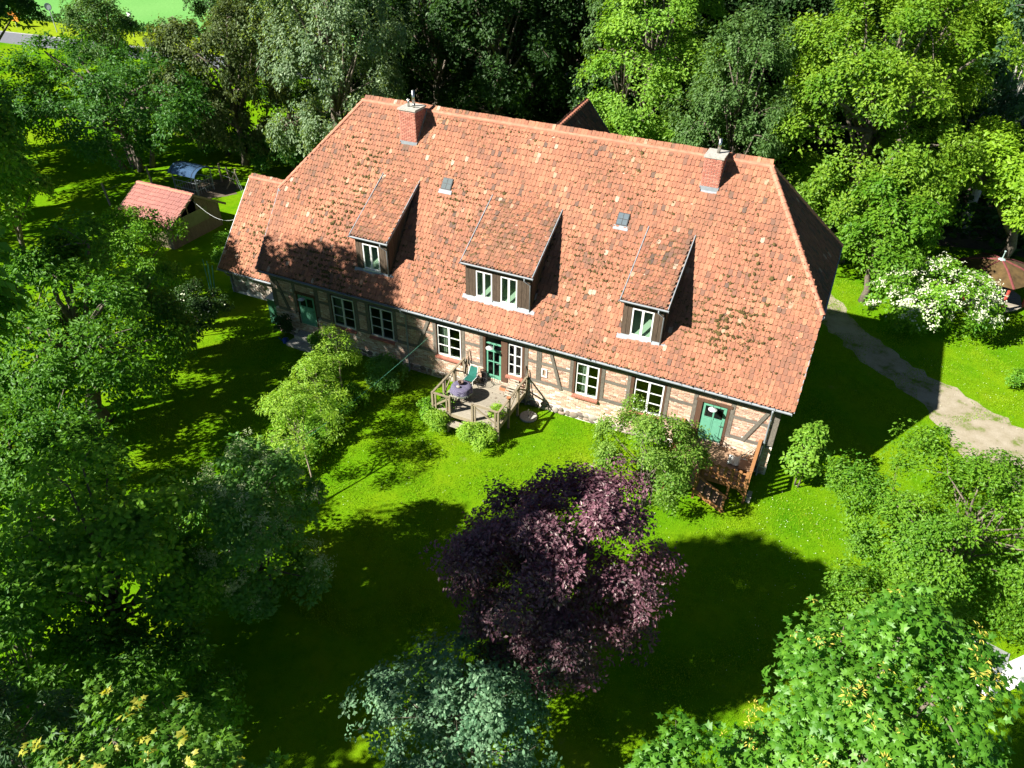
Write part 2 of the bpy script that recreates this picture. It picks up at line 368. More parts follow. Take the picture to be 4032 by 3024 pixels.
tile_w, gauge = 0.178, 0.272
def tile_template(length, w, th=0.026, arc=5):
    hw = w*0.472; r = w*0.36
    pts = [(hw, length)]+[(hw*math.cos(a), r-r*math.sin(a)) for a in np.linspace(0, math.pi, arc+1)]+[(-hw, length)]
    n = len(pts)
    v = [(x, y, th*0.5+(th*0.6 if y < length*0.5 else 0)) for x, y in pts]+[(x, y, -th*0.6) for x, y in pts]
    f = [tuple(range(n))]+[(i+1, i, n+i, n+i+1) for i in range(n-1)]
    return np.array(v), f
TV1, TF1 = tile_template(0.335, tile_w, arc=4)
TV2, TF2 = tile_template(0.16, tile_w, arc=3)
def inside(poly, x, v):
    c = np.zeros(x.shape, bool); j = len(poly)-1
    for i in range(len(poly)):
        xi, vi = poly[i]; xj, vj = poly[j]
        with np.errstate(divide='ignore', invalid='ignore'):
            hit = ((vi > v) != (vj > v)) & (x < (xj-xi)*(v-vi)/(vj-vi+1e-12)+xi)
        c ^= hit; j = i
    return c
def tile_field(name, O, ux, uv, poly, parent, m, holes=(), single=0, tmean=0.58, tw=tile_w, gg=gauge, tsd=0.14, lift=0.035):
    """double-lapped plain tiles on the plane O + x*ux + v*uv, inside poly, outside holes"""
    O = np.array(O, float); ux = np.array(ux, float); uv = np.array(uv, float); un = np.cross(ux, uv)
    P = np.array(poly); x0, x1 = P[:, 0].min(), P[:, 0].max(); v0, v1 = P[:, 1].min(), P[:, 1].max()
    out = []
    for layer in (1, 0):
        xs = np.arange(x0+tw*(0.5 if layer else 0.0), x1+tw*.49, tw); vs = np.arange(v0, v1-0.03, gg)
        X, V = np.meshgrid(xs, vs); rows = np.meshgrid(xs, np.arange(len(vs)))[1]
        X = X.ravel(); V = V.ravel(); rows = rows.ravel()
        X = X+(rows % 2)*0.02
        ok = inside(poly, X, np.clip(V+gg*0.55, v0+1e-3, v1-1e-3))
        for h in holes: ok &= ~inside(h, X, V+gg*0.5)
        X, V = X[ok], V[ok]; n = len(X)
        sag = 0.012*np.sin(X*0.9+1.3)+0.012*np.sin(V*1.7+X*.4)
        a = RNG.normal(0, 0.028, n); tilt = RNG.normal(0.075, 0.016, n)
        tv, tf = (TV1, TF1) if layer else (TV2, TF2)
        tm_ = tmean if layer else tmean-.12  # lower layer tinted darker, painting in shade under each course
        x_ax = np.cos(a)[:, None]*ux+np.sin(a)[:, None]*uv; v_ax = -np.sin(a)[:, None]*ux+np.cos(a)[:, None]*uv
        v_t = norm(v_ax-tilt[:, None]*un); n_t = np.cross(x_ax, v_t)
        Rm = np.stack([x_ax*(tw/tile_w), v_t, n_t], axis=2)
        vv = V+RNG.normal(0, 0.009, n)+(0.052 if layer else 0.0)
        pos = O+X[:, None]*ux+vv[:, None]*uv+(lift+sag+(0.040 if layer else 0.010)+RNG.normal(0, 0.004, n))[:, None]*un
        tint = np.clip(RNG.normal(tm_, tsd, n)+0.10*np.sin(X*1.1+np.sin(V*.8)*2), 0.02, 0.96)
        rr = RNG.random(n); tint[rr < 0.035] = RNG.uniform(0.05, 0.25, (rr < 0.035).sum()); tint[rr > 0.99] = 1.0
        sel = np.zeros(n, bool)
        if single and layer:
            sel[np.argsort(dist_cam(pos))[:single]] = True
            me_v = []
            off = origin_of(parent)
            for q in range(10):
                mb = MB().add(tv, tf, 0.30+0.06*q); me = mb.mesh('tile', m); me_v.append(me)
            for i in np.where(sel)[0]:
                o = link('tile', me_v[int(np.clip((tint[i]-.3)/.06, 0, 9))], parent)
                mm = Matrix(Rm[i].tolist()).to_4x4(); mm.translation = Vector(pos[i])-off; o.matrix_basis = mm
        out.append(scatter_mesh(name, tv, tf, Rm[~sel], pos[~sel], tint[~sel], m, parent, 'stuff'))
    return out
def roof_part(name, quad, m, parent):
    return MB().add(quad, [tuple(range(len(quad)))]).build(name, m, parent)
Y1 = (7.0)
front = [(xL, ey, ez), (xR, ey, ez), (xR, sy(hzR), hzR), (rxR, ry, rz), (rxL, ry, rz), (xL, sy(hzL), hzL)]
roof = roof_part('roof', front, M['underlay'], H)
UV = (0, 1/SL, K/SL)
def vz(z): return (z-ez)/K*SL
# dormers
DORM = [(-1.446, 0.695, 'narrow'), (4.716, 8.333, 'wide'), (12.439, 14.524, 'narrow')]
d_y, d_z, d_tz = 0.203, 6.892, 8.84
holes = []
for a, b, _ in DORM: holes.append([(a+.12, vz(4.97)), (b-.12, vz(4.97)), (b-.12, vz(8.72)), (a+.12, vz(8.72))])
CH = [(-0.95, -0.03, 4.56, 5.54, 11.95), (14.13, 14.90, 4.79, 5.76, 11.97)]
for a, b, y0, y1, zt in CH: holes.append([(a, vz(ez+K*(y0-ey))-.02), (b, vz(ez+K*(y0-ey))-.02), (b, vz(rz)), (a, vz(rz))])
SKY = [(1.95, 2.49, 8.72, 9.17), (10.95, 11.48, 8.70, 9.15)]
poly = [(xL, 0), (xR, 0), (xR, vz(hzR)), (rxR, vz(rz)), (rxL, vz(rz)), (xL, vz(hzL))]
tile_field('tile', (0, ey, ez), (1, 0, 0), UV, poly, roof, M['tile'], holes, single=300)
# back slope, hips
back = [(xR, 2*ry-ey, ez), (xL, 2*ry-ey, ez), (xL, 2*ry-sy(hzL), hzL), (rxL, ry, rz), (rxR, ry, rz), (xR, 2*ry-sy(hzR), hzR)]
roof_part('back_roof', back, M['tile_dark'], H)
def hip(xe, hz, rx, sgn):
    yf, yb = sy(hz), 2*ry-sy(hz); A = np.array([xe, yf, hz]); B = np.array([xe, yb, hz]); T = np.array([rx, ry, rz])
    o = roof_part('hip_roof', [A, B, T], M['underlay'], H)
    mid = np.array([xe, ry, hz]); uv = norm(T-mid); ln = np.linalg.norm(T-mid)
    ux = np.array([0, 1, 0]) if sgn > 0 else np.array([0, -1, 0]); h = (yb-yf)/2
    tile_field('tile', mid, ux, uv, [(-h, 0), (h, 0), (0, ln)], o, M['tile_dark'], single=60 if sgn > 0 else 0, tmean=.35)
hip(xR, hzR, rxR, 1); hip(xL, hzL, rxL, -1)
# ridge and hip caps: half-round tiles, one by one
def cap_mesh(l=0.36, r0=0.125, r1=0.105, tint=.5):
    v = []; n = 7
    for e, (x, r) in enumerate(((0, r0), (l, r1))):
        for rr in (r, r-.02):
            v += [(x, rr*math.cos(a), rr*math.sin(a)) for a in np.linspace(-.25, math.pi+.25, n)]
    f = []
    for k in range(n-1):
        f += [(k, k+1, 2*n+k+1, 2*n+k), (n+k+1, n+k, 3*n+k, 3*n+k+1), (k+1, k, n+k, n+k+1)]
    f += [(0, 2*n, 3*n, n), (n-1, 2*n-1, 4*n-1, 3*n-1)]
    return MB().add(v, f, tint).mesh('ridge_tile', M['ridge'], smooth=False)
CAPS = [cap_mesh(tint=.5)]
def caps(p, q, parent, step=0.335, lift=0.03, skip=()):
    p = Vector(p); q = Vector(q); d = (q-p); n = max(1, int(d.length/step)); d.normalize()
    y = Vector((0, 0, 1)).cross(d).normalized(); z = d.cross(y)
    for i in range(n):
        c = p+d*(i*step)+z*lift
        if any(abs(c.x-s) < w for s, w in skip): continue
        o = link('ridge_tile', CAPS[0], parent)
        mm = Matrix((d, y, z)).transposed() @ Matrix.Rotation(random.gauss(0, .015), 3, 'Z')
        m4 = mm.to_4x4(); m4.translation = c-origin_of(parent); o.matrix_basis = m4
caps((rxL-.1, ry, rz), (rxR+.2, ry, rz), roof, skip=())
caps((xR, sy(hzR), hzR), (rxR, ry, rz+.02), roof); caps((xL, sy(hzL), hzL), (rxL, ry, rz+.02), roof)
caps((xR, 2*ry-sy(hzR), hzR), (rxR, ry, rz+.02), roof)
# verges, eave board, gutter
def edge_strip(name, p, q, w, h, m, parent, up): beamo(name, p, q, w, h, m, parent, up)
NR = (0, -K/SL, 1/SL)
for x, hz, s in ((xL, hzL, -1), (xR, hzR, 1)):
    beamo('verge_trim', (x+.012*s, ey-.02, ez+.02), (x+.012*s, sy(hz), hz+.03), .03, .13, M['zinc'], H, NR)
    beamo('verge_board', (x-.05*s, ey+.05, ez-.10), (x-.05*s, sy(hz), hz-.1), .04, .16, M['timber'], H, NR)
    # hip eave gutter
    beamo('hip_gutter', (x+.05*s, sy(hz)-.05, hz-.04), (x+.05*s, 2*ry-sy(hz)+.05, hz-.04), .12, .08, M['zinc'], H)
    MB().box((x-.12*s if s > 0 else x-.06, sy(hz)-.16, hz-.16), (x+.06 if s > 0 else x+.12, sy(hz)-.02, hz-.03)).build('gutter_end', M['zinc'], H)
def gutter(name, x0, x1, y, z, r, parent, slope=0.0):
    pts = [(y+r*math.cos(a), z+r*math.sin(a)) for a in np.linspace(math.pi, 2*math.pi, 8)]
    pin = [(y+(r-.008)*math.cos(a), z+(r-.008)*math.sin(a)) for a in np.linspace(2*math.pi, math.pi, 8)]
    poly = pts+pin; mb = MB(); mb.prism([(x0, a, b) for a, b in poly], (x1-x0, 0, slope)); 
    mb.box((x0-.004, y-r, z-r*.9), (x0+.01, y+r, z+.0)); mb.box((x1-.01, y-r, z-r*.9+slope), (x1+.004, y+r, z+slope))
    return mb.build(name, M['zinc'], parent)
g = gutter('gutter', xL+.05, xR-.05, ey-.045, ez-.015, .075, H)
for i in range(28):
    x = xL+.5+i*.98; beamo('gutter_bracket', (x, ey-.13, ez+.004), (x, ey+.08, ez+.03), .025, .008, M['zinc'], g)
beamo('soffit_board', (xL+.1, ey+.13, ez-.09), (xR-.1, ey+.13, ez-.09), .24, .03, M['timber_h'], H)
def downpipe(x, y, z0, z1, parent, top_out=None):
    pts = [(x, ey-.045, z1)] if top_out is None else [top_out]
    pts += [(x, ey-.045, z1-.12), (x, y, z1-.5), (x, y, z0+.25), (x+.02, y-.06, z0+.08), (x+.03, y-.14, z0+.02)]
    o = MB().tube(pts, .045, 8).build('downpipe', M['zinc'], parent, smooth=True)
    for z in np.linspace(z0+.6, z1-.8, 3): MB().tube([(x, y, z-.015), (x, y, z+.015)], .055, 8).build('pipe_clip', M['zinc'], o)
downpipe(1.62, -.09, 0, 3.86, H); downpipe(19.58, -.1, 0, 3.86, H)

# ---- front wall: stone plinth, bricks, timbers
DOORS = [(-5.299, -4.22, .93, 2.74, 1), (6.09, 6.891, .93, 2.96, 2), (16.712, 17.759, .98, 2.98, 3)]
WINS = [(-3.018, -1.637), (-.637, .742), (3.342, 4.689), (10.776, 11.893), (13.593, 14.942)]
wt, wb = 3.247, 1.49
posts = [(-7.0, -6.72), (-5.56, -5.38), (-4.12, -3.87), (-3.24, -3.06), (-1.60, -1.38), (-.88, -.68), (.78, .97), (3.12, 3.29), (4.74, 4.92), (5.74, 5.92),
         (8.15, 8.33), (8.77, 9.03), (10.47, 10.64), (12.02, 12.18), (13.25, 13.41), (15.06, 15.22), (16.28, 16.45), (17.90, 18.08), (19.70, 19.93)]
brown = [(-5.375, -5.32), (-4.19, -4.125), (5.93, 6.065), (6.915, 7.255), (8.02, 8.145), (10.65, 10.755), (11.91, 12.01), (13.42, 13.57), (14.96, 15.05), (16.46, 16.69), (17.78, 17.89),
         (-3.055, -3.03), (4.70, 4.735), (3.295, 3.33)]
for a, b in posts:
    MB().box((a, -.022+random.uniform(-.006, .004), 1.655), (b, .2, 3.36)).build('timber_post', M['timber'], H)
for a, b in brown:
    zb = .93 if a in (5.93, 6.915, 16.46, 17.78, -5.375, -4.19) else 1.47
    zt = 3.02 if a in (16.46, 17.78) else (2.78 if a in (-5.375, -4.19) else 3.30)
    MB().box((a, -.032, zb), (b, .18, zt)).build('window_jamb', M['timber_brown'], H)
MB().box((-7.0, -.03, 3.362), (19.93, .2, 3.60)).build('wall_plate', M['timber_h'], H)
MB().box((16.40, -.045, 3.02), (17.98, .15, 3.16)).build('door_lintel', M['timber_brown'], H)
MB().box((-5.42, -.045, 2.79), (-4.08, .15, 2.93)).build('door_lintel', M['timber_brown'], H)
pan = []   # brick panels (x0,x1,z0,z1)
gaps = sorted(posts)
free = [(-6.72, -5.56), (-3.87, -3.24), (-1.38, -.88), (.97, 3.12), (4.92, 5.74), (8.33, 8.77), (9.03, 10.47), (12.18, 13.25), (15.22, 16.28), (18.08, 19.70)]
for a, b in free:
    pan += [(a, b, 1.66, 2.575), (a, b, 2.725, 3.36)]
    MB().box((a, -.016+random.uniform(-.004, .004), 2.577), (b, .18, 2.723)).build('timber_rail', M['timber_h'], H)
sill_runs = [(-6.72, -5.56), (-3.87, -3.06), (-1.6, -.68), (.97, 3.29), (4.74, 5.92), (8.15, 10.64), (12.02, 13.41), (15.06, 16.45), (17.9, 19.7)]
for a, b in sill_runs: MB().box((a, -.026, 1.503), (b, .2, 1.653)).build('sill_beam', M['timber_h'], H)
pan += [(-5.38, -4.12, 2.93, 3.36), (16.46, 17.89, 3.16, 3.36)]
for p, q in (((2.9, 3.40), (2.18, 1.55)), ((9.50, 3.34), (10.08, 1.44)), ((19.42, 3.34), (18.66, 1.53)), ((-6.62, 3.36), (-5.98, 1.60)), ):
    beamo('timber_brace', (p[0], -.022, p[1]), (q[0], -.022, q[1]), .16, .05, M['timber'], H, (0, 1, 0))
dx = [(a-.02, b+.02) for a, b, *_ in DOORS]
xs = -7.0
base_runs = []
for a, b in dx+[(19.93, 20)]:
    base_runs.append((xs, a)); xs = b
for a, b in base_runs: pan.append((a, b, .42, 1.50))
pan += [(-5.32, -4.2, .42, .93), (6.07, 6.91, .42, .93), (16.69, 17.78, .42, .98), (7.26, 8.02, 1.42, 1.47)]
MBk = MB()
bpos, bsz, btint = [], [], []
for a, b, z0, z1 in pan:
    MBk.box((a, .012, z0), (b, .22, z1))
    nz = max(1, int(round((z1-z0)/.077))); hz_ = (z1-z0)/nz
    for j in range(nz):
        zc = z0+(j+.5)*hz_; x = a+(-.125 if j % 2 else 0)
        while x < b-.02:
            l = random.choice((.245, .245, .245, .12)) if random.random() < .3 else .245
            x0, x1 = max(x, a), min(x+l, b)
            if x1-x0 > .04 and random.random() > .012:
                bpos.append(((x0+x1)/2, .012-.006+random.gauss(0, .0025), zc)); bsz.append((x1-x0-.018, .018, hz_-.022))
                low = z1 < 1.6
                t0 = random.gauss(.62 if low else .40, .2)
                if a > 9 and low: t0 += .12
                btint.append(min(1, max(0, t0)))
            x += l+.004
MBk.build('wall', M['mortar'], H)
bpos = np.array(bpos); bsz = np.array(bsz); btint = np.array(btint)
BV = np.array([(sx*.5, sy_*.5, sz*.5) for sx in (-1, 1) for sy_ in (-1, 1) for sz in (-1, 1)]); BF = [(0, 1, 5, 4), (0, 2, 3, 1), (4, 5, 7, 6), (1, 3, 7, 5), (0, 4, 6, 2)]
sel = np.zeros(len(bpos), bool); full = np.where(bsz[:, 0] > .2)[0]
sel[full[np.argsort(dist_cam(bpos[full]))[:300]]] = True
bw = bpy.data.objects['wall']
bm_v = [MB().add(BV, BF, .12+.1*q).mesh('brick', M['brick']) for q in range(9)]
for i in np.where(sel)[0]:
    o = link('brick', bm_v[int(np.clip((btint[i]-.12)/.1, 0, 8))], bw); o.location = Vector(bpos[i])-origin_of(H); o.scale = bsz[i]
Rb = np.zeros((len(bpos), 3, 3)); Rb[:, 0, 0] = bsz[:, 0]; Rb[:, 1, 1] = bsz[:, 1]; Rb[:, 2, 2] = bsz[:, 2]
scatter_mesh('brick', BV, BF, Rb[~sel], bpos[~sel], btint[~sel], M['brick'], bw, 'stuff')
# stone plinth
pl = MB().box((-7.02, -.02, 0), (19.95, .22, .418)).build('plinth', M['mortar'], H)
x = -6.9; st_m = []
for q in range(8):
    st_m.append(MB().blob((0, 0, 0), (1, 1, 1), 2, .12*q, .07).mesh('stone', M['stone'], smooth=True))
while x < 19.8:
    for zc in ((.12, .31) if random.random() < .75 else (.2,)):
        w = random.uniform(.12, .26); 
        o = link('stone', random.choice(st_m), pl); o.location = Vector((x+random.uniform(-.05, .05), -.01+random.uniform(-.03, .02), zc+random.uniform(-.03, .04)))-origin_of(H)
        o.scale = (w, random.uniform(.06, .11), random.uniform(.08, .14) if zc != .2 else .2); o.rotation_euler = (0, random.uniform(-.3, .3), random.uniform(-.1, .1))
    x += random.uniform(.24, .42)

def window(x0, x1, z0, z1, y, bars, parent, mframe, mroom=None, name='window', curtains=True, fw=.065, split=True):
    Y0, Y1_ = y-.03, y+.03
    f = MB(); f.box((x0, Y0, z0), (x0+fw, Y1_, z1)).box((x1-fw, Y0, z0), (x1, Y1_, z1)).box((x0+fw, Y0+.002, z0), (x1-fw, Y1_, z0+fw)).box((x0+fw, Y0+.002, z1-fw), (x1-fw, Y1_, z1))
    w = f.build(name, mframe, parent)
    xm = (x0+x1)/2; cols = [(x0+fw, xm-.05), (xm+.05, x1-fw)] if split else [(x0+fw, x1-fw)]
    if split: MB().box((xm-.05, Y0-.012, z0+fw), (xm+.05, Y1_-.004, z1-fw)).build('mullion', mframe, w)
    zs = [z0+fw+(z1-z0-2*fw)*i/(bars+1) for i in range(bars+2)]
    for a, b in cols:
        for i in range(bars+1):
            MB().box((a+.003, y+.004, zs[i]+.003), (b-.003, y+.010, zs[i+1]-.003)).build('pane', M['glass'], w)
        for i in range(1, bars+1): MB().box((a, Y0+.006, zs[i]-.017), (b, Y1_-.006, zs[i]+.017)).build('glazing_bar', mframe, w)
    return w
def rowlock(x0, x1, ztop, parent, n=None):
    n = n or max(4, int((x1-x0)/.085)); s = MB().box((x0, -.05, ztop-.16), (x1, .1, ztop-.05)).build('window_sill', M['mortar_pale'], parent)
    me = MB().prism([(-.5, -.14, -.135), (-.5, -.155, -.03), (-.5, .0, .0), (-.5, .0, -.13)], (1, 0, 0), .3).mesh('brick', M['brick_red'])
    for i in range(n):
        o = link('brick', me, s); w = (x1-x0)/n; o.scale = (w*.9, 1, 1); o.location = Vector((x0+(i+.5)*w, random.uniform(-.006, .006), ztop))-origin_of(H)
for i, (a, b) in enumerate(WINS):
    window(a, b, wb, wt, .05, 2, H, M['white'] if i > 1 else M['greywhite'])
    rowlock(a-.1, b+.06, 1.46, H)
    if i in (0, 2, 3):
        c = MB(); 
        for k in range(8):
            xx = a+.1+k*.05; c.beam((xx, .2+.03*(k % 2), 1.6), (xx+.02, .2+.03*(k % 2), 3.15), .055, .01, (0, 1, 0))
        c.build('curtain', M['curtain'], H)
w4 = window(7.279, 7.996, 1.483, wt, .05, 2, H, M['white'], fw=.055); rowlock(7.2, 8.1, 1.46, H)
window(9.05, 9.34, 1.92, 2.40, .0, 0, H, M['white'], split=False, fw=.06)
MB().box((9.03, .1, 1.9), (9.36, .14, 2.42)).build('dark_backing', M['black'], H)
def door(x0, x1, z0, z1, kind):
    d = MB().box((x0, .03, z0), (x1, .075, z1)) if kind != 2 else MB()
    w = x1-x0; fr = .09
    if kind == 2:
        zt = z0+1.68
        d.box((x0, .02, z0), (x0+.10, .07, zt)).box((x1-.10, .02, z0), (x1, .07, zt)).box((x0+.1, .022, z0), (x1-.1, .07, z0+.22)).box((x0+.1, .022, zt-.09), (x1-.1, .07, zt))
        o = d.build('door', M['green'], H); xm = (x0+x1)/2
        MB().box((xm-.025, .018, z0+.22), (xm+.025, .066, zt-.09)).build('glazing_bar', M['green'], o)
        zm = z0+.22+(zt-.31-z0)*.58; MB().box((x0+.1, .02, zm-.025), (x1-.1, .064, zm+.025)).build('glazing_bar', M['green'], o)
        for a, b in ((x0+.1, xm-.025), (xm+.025, x1-.1)):
            for c, e in ((z0+.22, zm-.025), (zm+.025, zt-.09)): MB().box((a+.002, .042, c+.002), (b-.002, .048, e-.002)).build('pane', M['glass'], o)
        f = MB().box((x0-.015, .01, zt+.01), (x1+.015, .08, zt+.06)).box((x0-.015, .012, z1-.01), (x1+.015, .08, z1+.05)).box((xm-.02, .014, zt+.06), (xm+.02, .07, z1-.01)).build('transom_frame', M['green'], H)
        for a, b in ((x0, xm-.02), (xm+.02, x1)): MB().box((a, .042, zt+.06), (b, .048, z1-.01)).build('pane', M['glass'], f)
    else:
        o = d.build('door', M['green'], H); xm = (x0+x1)/2; zg = z0+(z1-z0)*.64
        for a, b in ((x0+.13, xm-.04), (xm+.04, x1-.13)):
            MB().box((a, .022, zg), (b, .029, z1-.13)).build('pane', M['glass'], o)
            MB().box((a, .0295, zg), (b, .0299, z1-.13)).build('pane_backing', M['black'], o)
            MB().box((a, .010, z0+.22), (b, .029, zg-.10)).build('door_panel', M['green'], o)
            for zz in (zg-.03, z1-.13): MB().box((a-.02, .012, zz), (b+.02, .0285, zz+.03)).build('pane_bead', M['green'], o)
        MB().box((xm-.03, .005, z0+.12), (xm+.03, .028, z1-.1)).build('door_stile', M['green'], o)
        MB().box((x0+.02, .0, z0+.05), (x1-.02, .028, z0+.13)).build('door_rail', M['green'], o)
    hx = x1-.08
    MB().tube([(hx, .03, z0+.98), (hx, -.04, z0+.98), (hx-.12, -.045, z0+.98)], .012, 6).build('door_handle', M['steel'], o)
for a, b, z0, z1, k in DOORS: door(a, b, z0, z1, k)
def wall_lamp(x, z):
    l = MB().tube([(x, -.02, z+.12), (x, -.18, z+.22), (x-.06, -.30, z+.16), (x-.06, -.31, z+.06)], .013, 6).build('wall_lamp', M['black'], H)
    MB().lathe((x-.06, -.31, z-.03), [(.02, .10), (.06, .08), (.19, .0), (.185, -.012), (.05, .06)], 18).build('lamp_shade', M['greywhite'], l)
wall_lamp(17.25, 2.98); wall_lamp(6.50, 2.98); wall_lamp(-4.7, 2.76)

# ---- dormers
ds = (d_tz-d_z)/(sy(d_tz)-d_y)
for a, b, kd in DORM:
    D = MB().add([(a, d_y, d_z), (b, d_y, d_z), (b, sy(d_tz), d_tz), (a, sy(d_tz), d_tz)], [(0, 1, 2, 3)]).build('dormer', M['underlay'], H)
    sl_ = math.hypot(1, ds); uv = (0, 1/sl_, ds/sl_)
    tile_field('tile', (0, d_y, d_z), (1, 0, 0), uv, [(a+.02, 0), (b-.02, 0), (b-.02, (sy(d_tz)-d_y)*sl_+.08), (a+.02, (sy(d_tz)-d_y)*sl_+.08)], D, M['tile_dormer'], single=60, tmean=.47, tsd=.2)
    for x in (a, b): beamo('verge_trim', (x, d_y-.02, d_z+.015), (x, sy(d_tz)+.1, d_tz+.06+.04), .035, .15, M['zinc'], D, (0, -ds, 1))
    gutter('gutter', a-.06, b+.04, d_y-.05, d_z-.0, .06, D)
    MB().box((a+.03, d_y+.02, d_z-.14), (b-.03, d_y+.06, d_z-.03)).build('fascia_board', M['timber_h'], D)
    yf = .40; zb = ez+K*(yf-ey)-.02; zt_ = 6.86; zside = d_z
    # windows
    wl = [(-.92, .02)] if a < 0 else ([(5.38, 6.22), (6.66, 7.50)] if a < 10 else [(12.97, 13.93)])
    for w0, w1 in wl:
        window(w0, w1, 5.17, 6.52, yf+.03, 0, H, M['white'], name='dormer_window', fw=.06)
        MB().box((w0-.03, yf-.07, 5.08), (w1+.03, yf+.0, 5.165)).build('window_sill', M['greywhite'], D)
    # front cladding boards
    edges = [a+.13]
    for w0, w1 in wl: edges += [w0-.01, w1+.01]
    edges.append(b-.13)
    for i in range(0, len(edges), 2):
        x = edges[i]; L = edges[i+1]-x; nb = max(1, int(round(L/.2)))
        for k in range(nb):
            MB().box((x+k*L/nb+.006, yf-random.uniform(.005, .02), zb+.02), (x+(k+1)*L/nb-.006, yf+.03, zt_-.02)).build('cladding_board', M['clad'], D)
    for w0, w1 in wl:
        MB().box((w0-.01, yf-.004, 6.53), (w1+.01, yf+.03, zt_-.021)).build('cladding_board', M['timber_brown'], D)
        MB().box((w0-.01, yf-.004, zb+.02), (w1+.01, yf+.03, 5.075)).build('cladding_board', M['clad'], D)
    MB().box((a+.14, yf+.08, zb-.4), (a+.2, yf+.09, 6.8))
    # side cheeks of vertical boards
    for x, s in ((a+.12, -1), (b-.12, 1)):
        y = yf+.03
        while y < sy(d_tz)-.05:
            y2 = min(y+.165, sy(d_tz)-.02)
            z0a, z0b = ez+K*(y-ey)+.02, ez+K*(y2-.012-ey)+.02; z1a, z1b = d_z+ds*(y-d_y)-.05, d_z+ds*(y2-d_y)-.05
            if z1a > z0a+.02:
                t = random.uniform(.012, .028)
                MB().prism([(x, y, z0a), (x, y2-.012, z0b), (x, y2-.012, max(z1b, z0b+.005)), (x, y, z1a)], (t*s, 0, 0)).build('cladding_board', M['clad'], D)
            y = y2
    # pale plastered recess behind each window
    rc = MB()
    zr = lambda y: ez+K*(y-ey)
    for w0, w1 in wl:
        rc.add([(w0-.1, yf+.07, 5.16), (w1+.1, yf+.07, 5.16), (w1+.1, .62, zr(.62)+.06), (w1+.1, 1.35, zr(1.35)+.06), (w0-.1, 1.35, zr(1.35)+.06), (w0-.1, .62, zr(.62)+.06)], [(0, 1, 2, 5), (5, 2, 3, 4)])
        for x in (w0-.12, w1+.1): rc.prism([(x, yf+.07, 5.1), (x, 1.4, zr(1.4)), (x, 1.4, 7.0), (x, yf+.07, 6.62)], (.02, 0, 0))
        rc.add([(w0-.1, yf+.07, 6.62), (w1+.1, yf+.07, 6.62), (w1+.1, 1.4, 7.0), (w0-.1, 1.4, 7.0)], [(0, 1, 2, 3)])
    rc.build('attic_room', M['roomgreen'], D)
    # lead apron with scalloped foot
    ap = MB()
    n = int((b-a)/.14)
    for k in range(n):
        x0 = a-.03+(b-a+.12)*k/n; x1 = a-.03+(b-a+.12)*(k+1)/n; dz_ = random.uniform(-.02, .02)
        y0, y1 = .25+dz_, yf+.0
        ap.add([(x0, y0, ez+K*(y0-ey)+.165), (x1, y0, ez+K*(y0-ey)+.165), (x1, y1, ez+K*(y1-ey)+.16), (x0, y1, ez+K*(y1-ey)+.16)], [(0, 1, 2, 3)])
    ap.build('lead_apron', M['zinc'], D)
    xp = b-.16
    MB().tube([(xp-.22, d_y-.05, d_z-.05), (xp-.22, d_y-.05, d_z-.2), (xp, yf-.06, d_z-.45), (xp, yf-.06, 5.05)], .032, 8).build('downpipe', M['zinc'], D, smooth=True)
# skylights
for i, (a, b, z0, z1) in enumerate(SKY):
    P = lambda x, z, l: (x, sy(z)-l*K/SL, z+l/SL)
    mf = M['greywhite'] if i == 0 else M['black']
    s = MB().prism([P(a, z0, .0), P(b, z0, 0), P(b, z1, 0), P(a, z1, 0)], (0, -.13*K/SL, .13/SL)).build('skylight', M['black'], H)
    for x0, x1 in ((a+.03, (a+b)/2-.015), ((a+b)/2+.015, b-.03)):
        for q0, q1 in ((z0+.03, (z0+z1)/2-.012), ((z0+z1)/2+.012, z1-.03)):
            MB().prism([P(x0, q0, .132), P(x1, q0, .132), P(x1, q1, .132), P(x0, q1, .132)], (0, -.006*K/SL, .006/SL)).build('pane', m_simple('skylight_pane', (.10, .125, .13) if i == 0 else (.10, .13, .15), .6, vary=.1, spec=.1), s)
    MB().add([P(a-.08, z0-.16, .10), P(b+.08, z0-.16, .10), P(b+.08, z0, .10), P(a-.08, z0, .10)], [(0, 1, 2, 3)]).build('lead_apron', M['zinc'], s)
